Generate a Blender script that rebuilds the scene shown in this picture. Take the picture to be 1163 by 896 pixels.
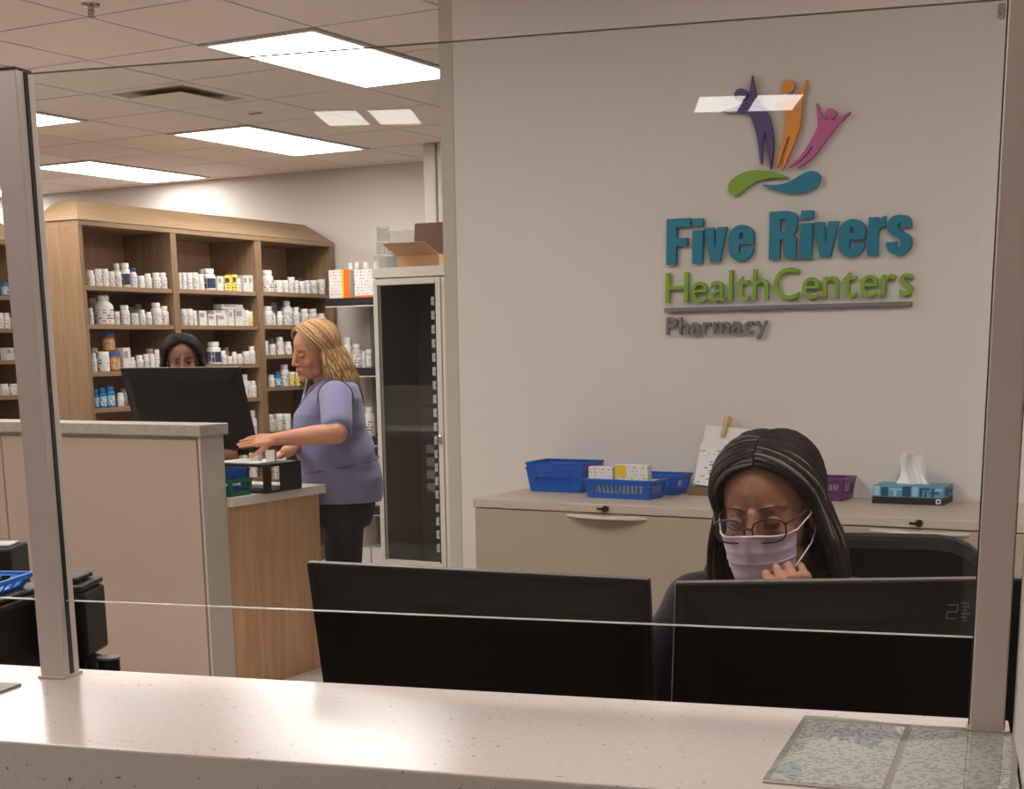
import bpy, bmesh, math, random
import numpy as np
from mathutils import Vector, Matrix, Euler

for _o in list(bpy.data.objects):
    bpy.data.objects.remove(_o, do_unlink=True)
SC = bpy.context.scene
COL = SC.collection

# ------------------------------------------------------------------ camera
CAM = np.array([0.0, 0.0, 1.5])
F_PX, PX, PY = 1639.66, 577.84, 742.77          # focal length and principal point in 1163x896 pixels
YAW, PITCH, ROLL = -0.512779, -0.209269, -0.013882
_f = np.array([math.sin(YAW)*math.cos(PITCH), math.cos(YAW)*math.cos(PITCH), math.sin(PITCH)])
_r = np.array([math.cos(YAW), -math.sin(YAW), 0.0])
_u = np.cross(_r, _f)
RIGHT = math.cos(ROLL)*_r + math.sin(ROLL)*_u
UP = -math.sin(ROLL)*_r + math.cos(ROLL)*_u
FWD = _f
cd = bpy.data.cameras.new('camera')
cam = bpy.data.objects.new('camera', cd)
COL.objects.link(cam)
m = Matrix.Identity(4)
for i in range(3):
    m[i][0], m[i][1], m[i][2], m[i][3] = RIGHT[i], UP[i], -FWD[i], CAM[i]
cam.matrix_world = m
cd.sensor_fit = 'HORIZONTAL'
cd.sensor_width = 36.0
cd.lens = F_PX/1163*36
cd.shift_x = (581.5-PX)/1163
cd.shift_y = (PY-448)/1163
cd.clip_start = 0.05
SC.camera = cam

# ------------------------------------------------------------------ world, exposure
w = bpy.data.worlds.new('world'); SC.world = w
w.use_nodes = True
w.node_tree.nodes['Background'].inputs[0].default_value = (1.0, 0.93, 0.86, 1)
w.node_tree.nodes['Background'].inputs[1].default_value = 0.05
vs = SC.view_settings
vs.view_transform = 'Standard'
vs.look = 'None'
vs.gamma = 1.0
vs.use_curve_mapping = False
vs.exposure = 0.45
SC.cycles.transparent_max_bounces = 32
LIGHT = 12.0                # radiance of the ceiling panels
LIGHT_COL = (1.0, 0.94, 0.90)

# ------------------------------------------------------------------ measuring helpers
def ray(x, y):
    d = np.array([(x-PX)/F_PX, -(y-PY)/F_PX, 1.0])
    return d[0]*RIGHT + d[1]*UP + d[2]*FWD
def at_x(x, y, X): d = ray(x, y); return CAM + d*((X-CAM[0])/d[0])
def at_y(x, y, Y): d = ray(x, y); return CAM + d*((Y-CAM[1])/d[1])
def at_z(x, y, Z): d = ray(x, y); return CAM + d*((Z-CAM[2])/d[2])
def at_t(x, y, t): return CAM + ray(x, y)*t

# ------------------------------------------------------------------ materials
MATS = {}
def lin(c):
    out = []
    for v in c:
        v = v/255.0
        out.append(v/12.92 if v <= 0.04045 else ((v+0.055)/1.055)**2.4)
    return tuple(out)
def mat(name, rgb=(200, 200, 200), rough=0.5, metal=0.0, noise=0.0, nscale=30.0, bump=0.0, spec=0.5,
        trans=0.0, ior=1.45, emit=0.0, alpha=1.0, coat=0.0, sss=0.0, vcol=None, sheen=0.0):
    if name in MATS: return MATS[name]
    mt = bpy.data.materials.new(name); mt.use_nodes = True
    nt = mt.node_tree; b = nt.nodes['Principled BSDF']
    c = lin(rgb)
    b.inputs['Base Color'].default_value = (*c, 1)
    b.inputs['Roughness'].default_value = rough
    b.inputs['Metallic'].default_value = metal
    b.inputs['Specular IOR Level'].default_value = spec
    b.inputs['IOR'].default_value = ior
    b.inputs['Transmission Weight'].default_value = trans
    b.inputs['Coat Weight'].default_value = coat
    b.inputs['Sheen Weight'].default_value = sheen
    if sss:
        b.inputs['Subsurface Weight'].default_value = sss
        b.inputs['Subsurface Radius'].default_value = (0.012, 0.005, 0.003)
        b.inputs['Subsurface Scale'].default_value = 0.5
    if alpha < 1: b.inputs['Alpha'].default_value = alpha
    if emit:
        b.inputs['Emission Color'].default_value = (*LIGHT_COL, 1)
        b.inputs['Emission Strength'].default_value = emit
    if vcol:
        a = nt.nodes.new('ShaderNodeAttribute'); a.attribute_name = vcol
        nt.links.new(a.outputs['Color'], b.inputs['Base Color'])
    if noise or bump:
        tc = nt.nodes.new('ShaderNodeTexCoord'); n = nt.nodes.new('ShaderNodeTexNoise')
        n.inputs['Scale'].default_value = nscale; n.inputs['Detail'].default_value = 4
        nt.links.new(tc.outputs['Object'], n.inputs['Vector'])
        if noise:
            mx = nt.nodes.new('ShaderNodeMix'); mx.data_type = 'RGBA'
            mx.inputs['A'].default_value = tuple(v*(1-noise) for v in c)+(1,)
            mx.inputs['B'].default_value = tuple(min(1, v*(1+noise)) for v in c)+(1,)
            nt.links.new(n.outputs['Fac'], mx.inputs['Factor'])
            if vcol:
                mx.blend_type = 'MULTIPLY'; mx.inputs['Factor'].default_value = 1
                nt.links.remove(mx.inputs['Factor'].links[0])
                rp = nt.nodes.new('ShaderNodeMapRange'); rp.inputs['To Min'].default_value = 1-noise; rp.inputs['To Max'].default_value = 1+noise
                nt.links.new(n.outputs['Fac'], rp.inputs['Value'])
                nt.links.new(a.outputs['Color'], mx.inputs['A']); nt.links.new(rp.outputs['Result'], mx.inputs['B'])
            nt.links.new(mx.outputs['Result'], b.inputs['Base Color'])
        if bump:
            bp = nt.nodes.new('ShaderNodeBump'); bp.inputs['Strength'].default_value = bump; bp.inputs['Distance'].default_value = 0.002
            nt.links.new(n.outputs['Fac'], bp.inputs['Height']); nt.links.new(bp.outputs['Normal'], b.inputs['Normal'])
    MATS[name] = mt
    return mt
def ramp_mat(name, stops, scale, rough=0.5, detail=5, ntype='noise', spec=0.5, thresh=False, coat=0.0):
    """colour ramp over stretched noise in object space (wood, speckle)"""
    if name in MATS: return MATS[name]
    mt = bpy.data.materials.new(name); mt.use_nodes = True
    nt = mt.node_tree; b = nt.nodes['Principled BSDF']
    b.inputs['Roughness'].default_value = rough; b.inputs['Specular IOR Level'].default_value = spec
    b.inputs['Coat Weight'].default_value = coat
    tc = nt.nodes.new('ShaderNodeTexCoord'); mp = nt.nodes.new('ShaderNodeMapping')
    mp.inputs['Scale'].default_value = scale
    n = nt.nodes.new('ShaderNodeTexNoise'); n.inputs['Scale'].default_value = 1; n.inputs['Detail'].default_value = detail
    n.inputs['Roughness'].default_value = 0.6
    cr = nt.nodes.new('ShaderNodeValToRGB')
    el = cr.color_ramp.elements
    while len(el) < len(stops): el.new(0.5)
    for e, (p_, c_) in zip(el, stops): e.position = p_; e.color = (*lin(c_), 1)
    if thresh: cr.color_ramp.interpolation = 'CONSTANT'
    nt.links.new(tc.outputs['Object'], mp.inputs['Vector']); nt.links.new(mp.outputs['Vector'], n.inputs['Vector'])
    nt.links.new(n.outputs['Fac'], cr.inputs['Fac']); nt.links.new(cr.outputs['Color'], b.inputs['Base Color'])
    MATS[name] = mt
    return mt
def print_mat(name, paper=(235, 233, 228), ink=(90, 90, 95), lines=14.0, cover=0.5, xs=25.0, axis='Z', rough=0.5):
    """paper with rows of illegible print: flat ink on the surface"""
    if name in MATS: return MATS[name]
    mt = bpy.data.materials.new(name); mt.use_nodes = True
    nt = mt.node_tree; b = nt.nodes['Principled BSDF']; b.inputs['Roughness'].default_value = rough
    tc = nt.nodes.new('ShaderNodeTexCoord'); sp = nt.nodes.new('ShaderNodeSeparateXYZ')
    nt.links.new(tc.outputs['Generated'], sp.inputs[0])
    def mth(op, a, v=None, v2=None):
        q = nt.nodes.new('ShaderNodeMath'); q.operation = op
        for k, s in enumerate((a, v, v2)):
            if s is None: continue
            if isinstance(s, (int, float)): q.inputs[k].default_value = s
            else: nt.links.new(s, q.inputs[k])
        return q.outputs[0]
    row = mth('MULTIPLY', sp.outputs[axis], lines)
    fr = mth('FRACT', row); band = mth('LESS_THAN', fr, 0.5)
    fl = mth('FLOOR', row)
    cb = nt.nodes.new('ShaderNodeCombineXYZ')
    q1 = mth('MULTIPLY', sp.outputs['X'], xs); q2 = mth('MULTIPLY', sp.outputs['Y'], xs)
    if axis == 'Y': q2 = mth('MULTIPLY', sp.outputs['Z'], 0.0)
    nt.links.new(q1, cb.inputs[0]); nt.links.new(q2, cb.inputs[1]); nt.links.new(mth('MULTIPLY', fl, 7.31), cb.inputs[2])
    n = nt.nodes.new('ShaderNodeTexNoise'); n.inputs['Scale'].default_value = 1; n.inputs['Detail'].default_value = 3
    nt.links.new(cb.outputs[0], n.inputs['Vector'])
    ink_on = mth('MULTIPLY', band, mth('GREATER_THAN', n.outputs['Fac'], cover))
    mx = nt.nodes.new('ShaderNodeMix'); mx.data_type = 'RGBA'
    mx.inputs['A'].default_value = (*lin(paper), 1); mx.inputs['B'].default_value = (*lin(ink), 1)
    nt.links.new(ink_on, mx.inputs['Factor']); nt.links.new(mx.outputs['Result'], b.inputs['Base Color'])
    MATS[name] = mt
    return mt

# ------------------------------------------------------------------ mesh helpers
class MB:
    def __init__(s): s.v = []; s.f = []; s.fm = []; s.cm = 0
    def add(s, vs, fs):
        o = len(s.v); s.v += [tuple(map(float, p)) for p in vs]
        for f in fs: s.f.append(tuple(i+o for i in f)); s.fm.append(s.cm)
        return s
    def box(s, a, b, M=None):
        (x0, y0, z0), (x1, y1, z1) = a, b
        vs = [(x0,y0,z0),(x1,y0,z0),(x1,y1,z0),(x0,y1,z0),(x0,y0,z1),(x1,y0,z1),(x1,y1,z1),(x0,y1,z1)]
        if M is not None: vs = [tuple(M @ Vector(p)) for p in vs]
        return s.add(vs, [(0,3,2,1),(4,5,6,7),(0,1,5,4),(1,2,6,5),(2,3,7,6),(3,0,4,7)])
    def cbox(s, c, d, M=None):
        return s.box(tuple(c[i]-d[i]/2 for i in range(3)), tuple(c[i]+d[i]/2 for i in range(3)), M)
    def lathe(s, prof, n=16, M=None, sx=1.0, sy=1.0):
        vs = []; fs = []
        for (r, z) in prof:
            for k in range(n):
                a = 2*math.pi*k/n; vs.append((r*math.cos(a)*sx, r*math.sin(a)*sy, z))
        for j in range(len(prof)-1):
            for k in range(n):
                k2 = (k+1) % n; fs.append((j*n+k, j*n+k2, (j+1)*n+k2, (j+1)*n+k))
        fs.append(tuple(reversed(range(n)))); fs.append(tuple((len(prof)-1)*n+k for k in range(n)))
        if M is not None: vs = [tuple(M @ Vector(p)) for p in vs]
        return s.add(vs, fs)
    def prism(s, poly, z0, z1, M=None):
        n = len(poly); vs = [(x, y, z0) for x, y in poly]+[(x, y, z1) for x, y in poly]
        fs = [tuple(reversed(range(n))), tuple(range(n, 2*n))]+[(k, (k+1) % n, n+(k+1) % n, n+k) for k in range(n)]
        if M is not None: vs = [tuple(M @ Vector(p)) for p in vs]
        return s.add(vs, fs)
    def tube(s, pts, rad, n=8, flat=1.0, closed=False):
        pts = [Vector(p) for p in pts]; N = len(pts)
        rr = [rad]*N if isinstance(rad, (int, float)) else list(rad)
        vs = []; fs = []; ref = None
        for i in range(N):
            if closed: t = pts[(i+1) % N]-pts[i-1]
            else: t = pts[min(i+1, N-1)]-pts[max(i-1, 0)]
            if t.length < 1e-9: t = Vector((0, 0, 1))
            t.normalize()
            if ref is None:
                ref = Vector((0, 0, 1)) if abs(t.z) < 0.9 else Vector((1, 0, 0))
            ref = (ref - t*ref.dot(t))
            if ref.length < 1e-6: ref = t.orthogonal()
            ref.normalize(); b = t.cross(ref)
            for k in range(n):
                a = 2*math.pi*k/n
                vs.append(tuple(pts[i]+ref*(math.cos(a)*rr[i])+b*(math.sin(a)*rr[i]*flat)))
        for i in range(N if closed else N-1):
            j = (i+1) % N
            for k in range(n):
                k2 = (k+1) % n; fs.append((i*n+k, i*n+k2, j*n+k2, j*n+k))
        if not closed:
            fs.append(tuple(reversed(range(n)))); fs.append(tuple((N-1)*n+k for k in range(n)))
        return s.add(vs, fs)
    def mesh(s, name, mats, smooth=False):
        me = bpy.data.meshes.new(name); me.from_pydata(s.v, [], s.f)
        if not isinstance(mats, (list, tuple)): mats = [mats]
        for q in mats: me.materials.append(q)
        if len(mats) > 1: me.polygons.foreach_set('material_index', s.fm)
        bm = bmesh.new(); bm.from_mesh(me); bmesh.ops.recalc_face_normals(bm, faces=bm.faces); bm.to_mesh(me); bm.free()
        if smooth is True: me.shade_smooth()
        elif smooth: me.shade_smooth(); me.set_sharp_from_angle(angle=math.radians(smooth))
        me.update(); return me
    def obj(s, name, mats, parent=None, smooth=False, bevel=0.0, loc=None, rot=None):
        o = bpy.data.objects.new(name, s.mesh(name, mats, smooth)); COL.objects.link(o)
        if parent is not None: o.parent = parent
        if loc is not None: o.location = loc
        if rot is not None: o.rotation_euler = rot
        if bevel: bev(o, bevel)
        return o
def bev(o, w_, seg=2):
    md = o.modifiers.new('bevel', 'BEVEL'); md.width = w_; md.segments = seg; md.limit_method = 'ANGLE'; md.angle_limit = math.radians(40)
def tag(o, label, cat, group=None):
    o['label'] = label; o['category'] = cat
    if group: o['group'] = group
    return o
def thing(name, label, cat, loc=(0, 0, 0), rz=0.0, group=None):
    o = bpy.data.objects.new(name, None); COL.objects.link(o); o.empty_display_size = 0.05
    o.location = tuple(float(v) for v in loc); o.rotation_euler = (0, 0, rz)
    return tag(o, label, cat, group)
def struct(o, label=None):
    o['kind'] = 'structure'
    if label: o['label'] = label
    return o
def inst(o, parent=None, loc=None, rot=None, scale=None):
    c = o.copy(); COL.objects.link(c)
    c.parent = parent
    if loc is not None: c.location = tuple(float(v) for v in loc)
    if rot is not None: c.rotation_euler = rot
    if scale is not None: c.scale = scale
    return c
def link(name, me, parent=None, loc=None, rot=None, scale=None):
    o = bpy.data.objects.new(name, me); COL.objects.link(o); o.parent = parent
    if loc is not None: o.location = tuple(float(v) for v in loc)
    if rot is not None: o.rotation_euler = rot
    if scale is not None: o.scale = scale
    return o
def Rz(a): return Matrix.Rotation(a, 4, 'Z')
def Rx(a): return Matrix.Rotation(a, 4, 'X')
def Ry(a): return Matrix.Rotation(a, 4, 'Y')
def T(*p): return Matrix.Translation(Vector(p))
ORD = ['first','second','third','fourth','fifth','sixth','seventh','eighth','ninth','tenth','eleventh','twelfth','thirteenth','fourteenth','fifteenth','sixteenth','seventeenth','eighteenth']
# ================================================================== materials in use
H = 2.753                                   # ceiling height
GX, GY, GS = -3.6479, 3.7542, 0.6096        # ceiling grid origin and module
m_wall = mat('wall paint warm grey', (214, 206, 199), 0.75, noise=0.02, nscale=3, bump=0.05)
m_back = mat('wall paint pale', (206, 197, 190), 0.75, noise=0.02, nscale=3)
m_tile = mat('ceiling tile mineral', (226, 216, 208), 0.9, noise=0.05, nscale=160, bump=0.25)
m_tbar_shade = mat('ceiling grid', (150, 138, 128), 0.7)  # white grid greyed: shade of the recessed gaps put into its colour
m_floor = ramp_mat('floor vinyl', [(0.3, (186, 176, 166)), (0.7, (204, 194, 184))], (3, 3, 3), 0.45)
m_lamp = mat('lamp diffuser', (240, 238, 232), 0.5, emit=LIGHT)
m_lamp2 = mat('soft lamp diffuser', (240, 238, 232), 0.5, emit=LIGHT*0.55)
m_frame = mat('lamp frame white', (205, 200, 194), 0.5)
m_wood = ramp_mat('maple laminate', [(0.28, (126, 98, 72)), (0.5, (142, 113, 85)), (0.72, (156, 127, 98))], (26, 26, 2.2), 0.45)  # bookcase copy of the maple, darkened against the strong light there
m_woodx = ramp_mat('maple laminate across', [(0.28, (132, 107, 82)), (0.5, (146, 120, 93)), (0.72, (156, 131, 104))], (26, 2.2, 26), 0.45)
m_wood_lifted = ramp_mat('bookcase back lightened', [(0.28, (168, 136, 113)), (0.72, (184, 152, 128))], (22, 22, 2.0), 0.55)  # same wood as the shelves, lightened to lift the shaded interior
m_wood_lit = ramp_mat('maple laminate lit copy', [(0.28, (176, 135, 98)), (0.5, (192, 151, 112)), (0.72, (205, 167, 128))], (26, 26, 2.2), 0.45)  # same maple as the bookcases, lightened in place of stronger light
m_panel = mat('beige laminate', (184, 163, 148), 0.5, noise=0.02, nscale=5)
m_trim = mat('grey metal trim', (186, 178, 166), 0.45)
m_cap = ramp_mat('grey solid surface', [(0.3, (160, 150, 140)), (0.7, (178, 168, 156))], (40, 40, 40), 0.4)
m_quartz = ramp_mat('speckled quartz', [(0.0, (110, 94, 84)), (0.27, (120, 104, 94)), (0.29, (200, 190, 182)), (0.7, (206, 196, 188))], (130, 130, 130), 0.2, detail=2, spec=0.22)
m_alu = mat('brushed aluminium', (206, 192, 184), 0.4, metal=0.3, noise=0.03, nscale=60)
m_gasket = mat('dark gasket', (48, 50, 54), 0.6)
m_black = mat('black plastic', (13, 11, 12), 0.45, noise=0.1, nscale=80, spec=0.3)
m_blackm = mat('matte black plastic', (14, 12, 12), 0.6, noise=0.1, nscale=120, bump=0.05, spec=0.25)
m_cab = mat('putty painted steel', (184, 171, 156), 0.45, noise=0.015, nscale=4)
m_cabd = mat('putty painted drawer', (166, 151, 133), 0.5, noise=0.015, nscale=4)
m_white = mat('white plastic', (228, 224, 218), 0.4)
m_glass = mat('clear acrylic', (255, 255, 255), 0.0, trans=1.0, ior=1.45)

def glass_sheet():
    """thin clear sheet: mirror reflection by Fresnel over straight-through transparency"""
    mt = bpy.data.materials.new('clear sheet'); mt.use_nodes = True
    nt = mt.node_tree; nt.nodes.remove(nt.nodes['Principled BSDF'])
    tr = nt.nodes.new('ShaderNodeBsdfTransparent'); tr.inputs[0].default_value = (0.965, 0.975, 0.97, 1)
    gl = nt.nodes.new('ShaderNodeBsdfGlossy'); gl.inputs['Roughness'].default_value = 0.0
    fr = nt.nodes.new('ShaderNodeFresnel')
    ge = nt.nodes.new('ShaderNodeNewGeometry'); mr = nt.nodes.new('ShaderNodeMapRange')   # same reflectance on leaving as on entering
    mr.inputs['To Min'].default_value = 1.5; mr.inputs['To Max'].default_value = 1/1.5
    nt.links.new(ge.outputs['Backfacing'], mr.inputs['Value']); nt.links.new(mr.outputs['Result'], fr.inputs[0])
    mx = nt.nodes.new('ShaderNodeMixShader')
    nt.links.new(fr.outputs[0], mx.inputs[0]); nt.links.new(tr.outputs[0], mx.inputs[1]); nt.links.new(gl.outputs[0], mx.inputs[2])
    nt.links.new(mx.outputs[0], nt.nodes['Material Output'].inputs[0])
    return mt
m_sheet = glass_sheet()

# ================================================================== the room
XL, XR, YB, YF = -11.2, 2.6, 8.75, -8.0
struct(MB().box((XL, YF, -0.1), (XR, YB, 0)).obj('floor', m_floor))
ceil = struct(MB().box((XL, YF, H+0.012), (XR, YB, H+0.1)).obj('ceiling', m_tbar_shade))
struct(MB().box((XL-0.1, YB, 0), (-5.08, YB+0.1, H+0.1)).obj('wall_back', m_back))
struct(MB().box((XL-0.1, YF, 0), (XL, YB, H+0.1)).obj('wall_left', m_back))
struct(MB().box((XL-0.1, YF-0.1, 0), (XR+0.1, YF, H+0.1)).obj('wall_lobby', m_wall))
struct(MB().box((XR, YF, 0), (XR+0.1, YB, H+0.1)).obj('wall_east', m_wall))
# wall jog beside the shelving, with a corner strip
jog = struct(MB().box((-5.075, 8.05, 0), (-4.2, YB+0.1, H)).obj('wall_jog', m_back))
MB().box((-5.082, 8.025, 0), (-5.0, 8.05, H)).obj('trim_strip', m_back, jog, bevel=0.004)
MB().box((-4.985, 8.03, 0), (-4.2, 8.05, H)).obj('trim_strip', m_back, jog, bevel=0.004)
# logo wall with its end post
WY = 4.30
lw = struct(MB().box((-2.60, WY, 0), (XR, WY+0.16, H+0.01)).obj('wall_logo', m_wall))
MB().box((-2.662, WY+0.012, 0), (-2.607, WY+0.16, H+0.01)).obj('corner_post', m_trim, lw, bevel=0.004)
MB().box((-2.608, WY+0.02, 0), (-2.60, WY+0.14, H+0.01)).obj('reveal', m_gasket, lw)
# ceiling tiles, laid over the part of the ceiling that shows
LIGHTS = [(0, 2), (3, 5), (6, 6), (4, 2), (9, 6), (7, 2), (0, 6)]      # (i, j): two modules long in y
lit = set()
for (i, j) in LIGHTS:
    lit |= {(i, j), (i, j+1)}
lit |= {(2, 3), (1, -3), (1, -2)}
tme = None; k = 0
for i in range(-3, 12):
    for j in range(-3, 8):
        if (i, j) in lit: continue
        x1 = GX-i*GS; x0 = x1-GS; y0 = GY+j*GS; y1 = y0+GS
        if i < -2 and j >= 0: continue
        if tme is None:
            g = GS/2-0.006
            q = MB().box((-g, -g, 0), (g, g, 0.014)); tme = q.mesh('ceiling_tile', m_tile)
        if y1 > YB+0.02:
            continue
        o = link('ceiling_tile', tme, ceil, ((x0+x1)/2, (y0+y1)/2, H))
g = GS/2-0.006
for i in range(-3, 12):                       # cut row along the back wall
    y0 = GY+8*GS
    if y0 < YB-0.05 and i >= 1:
        MB().box((-g, 0.006, 0), (g, YB-y0, 0.014)).obj('ceiling_tile', m_tile, ceil, loc=(GX-i*GS-GS/2, y0, H))
# plain ceiling beyond the tiles (over the lobby and the right side), same height
yt = GY-3*GS; xt = GX+3*GS
MB().box((XL, YF, H), (XR, yt-0.006, H+0.011)).obj('ceiling_field', m_tile, ceil)
MB().box((xt+0.006, yt, H), (XR, YB, H+0.011)).obj('ceiling_field', m_tile, ceil)

# ================================================================== ceiling lights
def ceiling_light(x0, y0, x1, y1, label, split=False):
    t = thing('ceiling_light', label, 'ceiling light', ((x0+x1)/2, (y0+y1)/2, H), 0, 'recessed ceiling lights')
    hx, hy = (x1-x0)/2-0.004, (y1-y0)/2-0.004; b = 0.03
    f = MB()
    f.box((-hx, -hy, -0.008), (hx, -hy+b, 0.011)); f.box((-hx, hy-b, -0.008), (hx, hy, 0.011))
    f.box((-hx, -hy+b, -0.008), (-hx+b, hy-b, 0.011)); f.box((hx-b, -hy+b, -0.008), (hx, hy-b, 0.011))
    f.obj('frame', m_frame, t)
    if split:
        MB().box((-hx+b, -hy+b, -0.003), (-0.03, hy-b, 0.006)).obj('diffuser', m_lamp2, t)
        MB().box((0.03, -hy+b, -0.003), (hx-b, hy-b, 0.006)).obj('diffuser', m_lamp2, t)
        MB().box((-0.03, -hy+b, -0.006), (0.03, hy-b, 0.006)).obj('centre_bar', m_frame, t)
    else:
        MB().box((-hx+b, -hy+b, -0.003), (hx-b, hy-b, 0.006)).obj('diffuser', m_lamp, t)
    return t
LL = ['large bright ceiling light panel nearest the top of the photo', 'bright ceiling light panel in the middle, above the blond woman',
      'ceiling light panel right above the wooden bookcase', 'ceiling light panel cut by the left metal post',
      'far ceiling light seen left of the metal post', 'unseen added ceiling light hidden behind the left post', 'unseen added ceiling light behind the logo wall']  # the last two are unseen lamps, added for their light
for (i, j), lb in zip(LIGHTS, LL):
    ceiling_light(GX-(i+1)*GS, GY+j*GS, GX-i*GS, GY+(j+2)*GS, lb)
ceiling_light(GX-3.62*GS, GY, GX-2.62*GS, GY+2*GS, 'sliver of a ceiling light above the left post top')
# over the reception desk and the lobby (out of frame, they light the place and show in the glass)
ceiling_light(GX-2*GS, GY-3*GS, GX-GS, GY-GS, 'added ceiling light brightening the half wall, out of frame')  # lamp added to brighten the half wall and the ceiling
ceiling_light(-2.9, 1.55, -2.29, 2.77, 'ceiling light over the left of the reception desk')
ceiling_light(-0.6, 1.55, 0.01, 2.77, 'ceiling light over the right of the reception desk')
for lx, ly, lb in ((0.02, -4.83, 'square lobby ceiling light mirrored over the logo'), (-2.03, -5.0, 'square lobby ceiling light mirrored in the glass at left')):
    ceiling_light(lx-0.3, ly-0.3, lx+0.3, ly+0.3, lb, True)
for lx, ly, lb in ((-2.4, -0.5, 'unseen lobby fill light added left behind the viewer'), (0.9, -0.5, 'unseen lobby fill light added right behind the viewer')):  # unseen lobby lamps, added as fill light
    ceiling_light(lx-0.3, ly-0.6, lx+0.3, ly+0.6, lb)

# vent, sprinkler, sensor
vx, vy = GX-2.5*GS, GY+3.5*GS
t = thing('air_vent', 'square white ceiling air vent with recessed centre plate', 'vent', (vx, vy, H))
a = GS/2-0.004; bb = 0.235; f = MB()
for (p, q) in (((-a, -a), (a, -bb)), ((-a, bb), (a, a)), ((-a, -bb), (-bb, bb)), ((bb, -bb), (a, bb))):
    f.box((p[0], p[1], 0), (q[0], q[1], 0.01))
f.obj('frame', m_tile, t)
n = MB()
def ring(b0, z0, b1, z1, o):
    vs_ = [(sx*b0, sy*b0, z0) for sx, sy in ((-1,-1),(1,-1),(1,1),(-1,1))]+[(sx*b1, sy*b1, z1) for sx, sy in ((-1,-1),(1,-1),(1,1),(-1,1))]
    o.add(vs_, [(k, (k+1) % 4, 4+(k+1) % 4, 4+k) for k in range(4)])
ring(0.236, 0.002, 0.215, 0.0095, n)
n.add([(-0.216, -0.216, 0.0096), (0.216, -0.216, 0.0096), (0.216, 0.216, 0.0096), (-0.216, 0.216, 0.0096)], [(0, 1, 2, 3)])
n.obj('throat', mat('vent dark throat', (170, 158, 148), 0.7), t)
MB().box((-0.175, -0.175, -0.02), (0.175, 0.175, -0.014)).obj('plate', m_tile, t, bevel=0.004)
P = at_z(103, 5, H)
t = thing('sprinkler_head', 'small chrome sprinkler head hanging from the ceiling at top left', 'sprinkler', (P[0], P[1], H))
m_chrome = mat('chrome', (200, 198, 196), 0.15, metal=1.0)
MB().lathe([(0.035, 0), (0.033, -0.006), (0.012, -0.008), (0.011, -0.02)], 20).obj('escutcheon', m_chrome, t, smooth=40)
MB().lathe([(0.006, -0.018), (0.006, -0.036)], 10).tube([(0.011, 0, -0.02), (0.016, 0, -0.03), (0.006, 0, -0.04)], 0.003, 6).tube([(-0.011, 0, -0.02), (-0.016, 0, -0.03), (-0.006, 0, -0.04)], 0.003, 6).lathe([(0.018, -0.041), (0.018, -0.043)], 12).obj('deflector', m_chrome, t)
P = at_z(290, 127.5, H)
t = thing('ceiling_sensor', 'tiny dark slot plate set in a ceiling tile', 'sensor', (P[0], P[1], H))
MB().lathe([(0.045, 0), (0.043, -0.004)], 20).obj('plate', m_tile, t)
MB().cbox((0, 0, -0.006), (0.075, 0.012, 0.004)).obj('slot', m_gasket, t)
# ================================================================== reception counter and glass screen
CA = math.radians(12.84)
CO = (-1.504, 1.395)
CM = T(CO[0], CO[1], 0) @ Rz(CA)             # counter frame: x along the counter, y away from the viewer
def cw(x, y, z): return tuple(CM @ Vector((x, y, z)))
t = thing('reception_counter', 'white speckled stone reception counter across the bottom of the photo', 'counter', (CO[0], CO[1], 0), CA)
MB().prism([(-0.305, 0.68), (-0.275, 0.68), (-0.275, 1.02), (0.062, 1.02), (0.062, 1.06), (-0.305, 1.06)], -1.6, 1.252, Matrix(((0,0,1,0),(1,0,0,0),(0,1,0,0),(0,0,0,1)))).obj('countertop', m_quartz, t, bevel=0.003)
MB().box((-1.6, -0.20, 0.0), (1.252, 0.04, 1.0195)).obj('base_panel', m_panel, t)
struct(MB().box((1.254, -3.2, 0), (1.40, 0.012, H), CM).obj('wall_right', m_wall))
m_pane_edge = mat('pane polished edge', (222, 218, 214), 0.2, spec=0.8)
def post(x0, label):
    p = thing('screen_post', label, 'post', cw(x0, 0, 1.06), CA, 'aluminium screen posts')
    MB().box((0, -0.005, 0.0), (0.0375, 0.034, 0.793)).obj('profile', m_alu, p, bevel=0.002)
    MB().box((-0.003, -0.008, 0.0), (0.0405, 0.037, 0.004)).obj('foot_plate', m_alu, p, bevel=0.001)
    for sx in (-0.0015, 0.0375):
        MB().box((sx, 0.010, 0.005), (sx+0.0015, 0.018, 0.792)).obj('gasket', m_gasket, p)
    MB().box((0.002, -0.003, 0.793), (0.0355, 0.032, 0.797)).obj('end_cap', m_gasket, p)
    return p
post(-0.0235, 'grey aluminium post holding the glass at the left')
post(1.2065, 'grey aluminium post holding the glass at the right, by the wall')
def pane(x0, x1, label):
    p = thing('glass_screen', label, 'glass screen', cw((x0+x1)/2, 0.0141, 1.168), CA)
    hw = (x1-x0)/2; hh = 0.682
    MB().box((-hw, -0.003, 0), (hw, 0.003, hh)).obj('pane', m_sheet, p)
    e = MB(); e.box((-hw, -0.0031, -0.0012), (hw, 0.0031, 0.0)); e.obj('polished_edge', m_pane_edge, p)
    e = MB(); e.box((-hw, -0.0031, hh), (hw, 0.0031, hh+0.0008)); e.obj('polished_edge', mat('pane top edge', (140, 128, 120), 0.4), p)
    return p
pane(0.0155, 1.205, 'clear glass screen between the two metal posts above the counter')
pane(-1.3, -0.025, 'clear glass screen left of the left metal post')
c = thing('glass_clip', 'tiny chrome clip at the upper right corner of the glass', 'clip', cw(1.199, 0.014, 1.838), CA)
MB().cbox((0, 0, 0), (0.009, 0.016, 0.016)).obj('clip_block', m_chrome, c, bevel=0.002)
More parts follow.
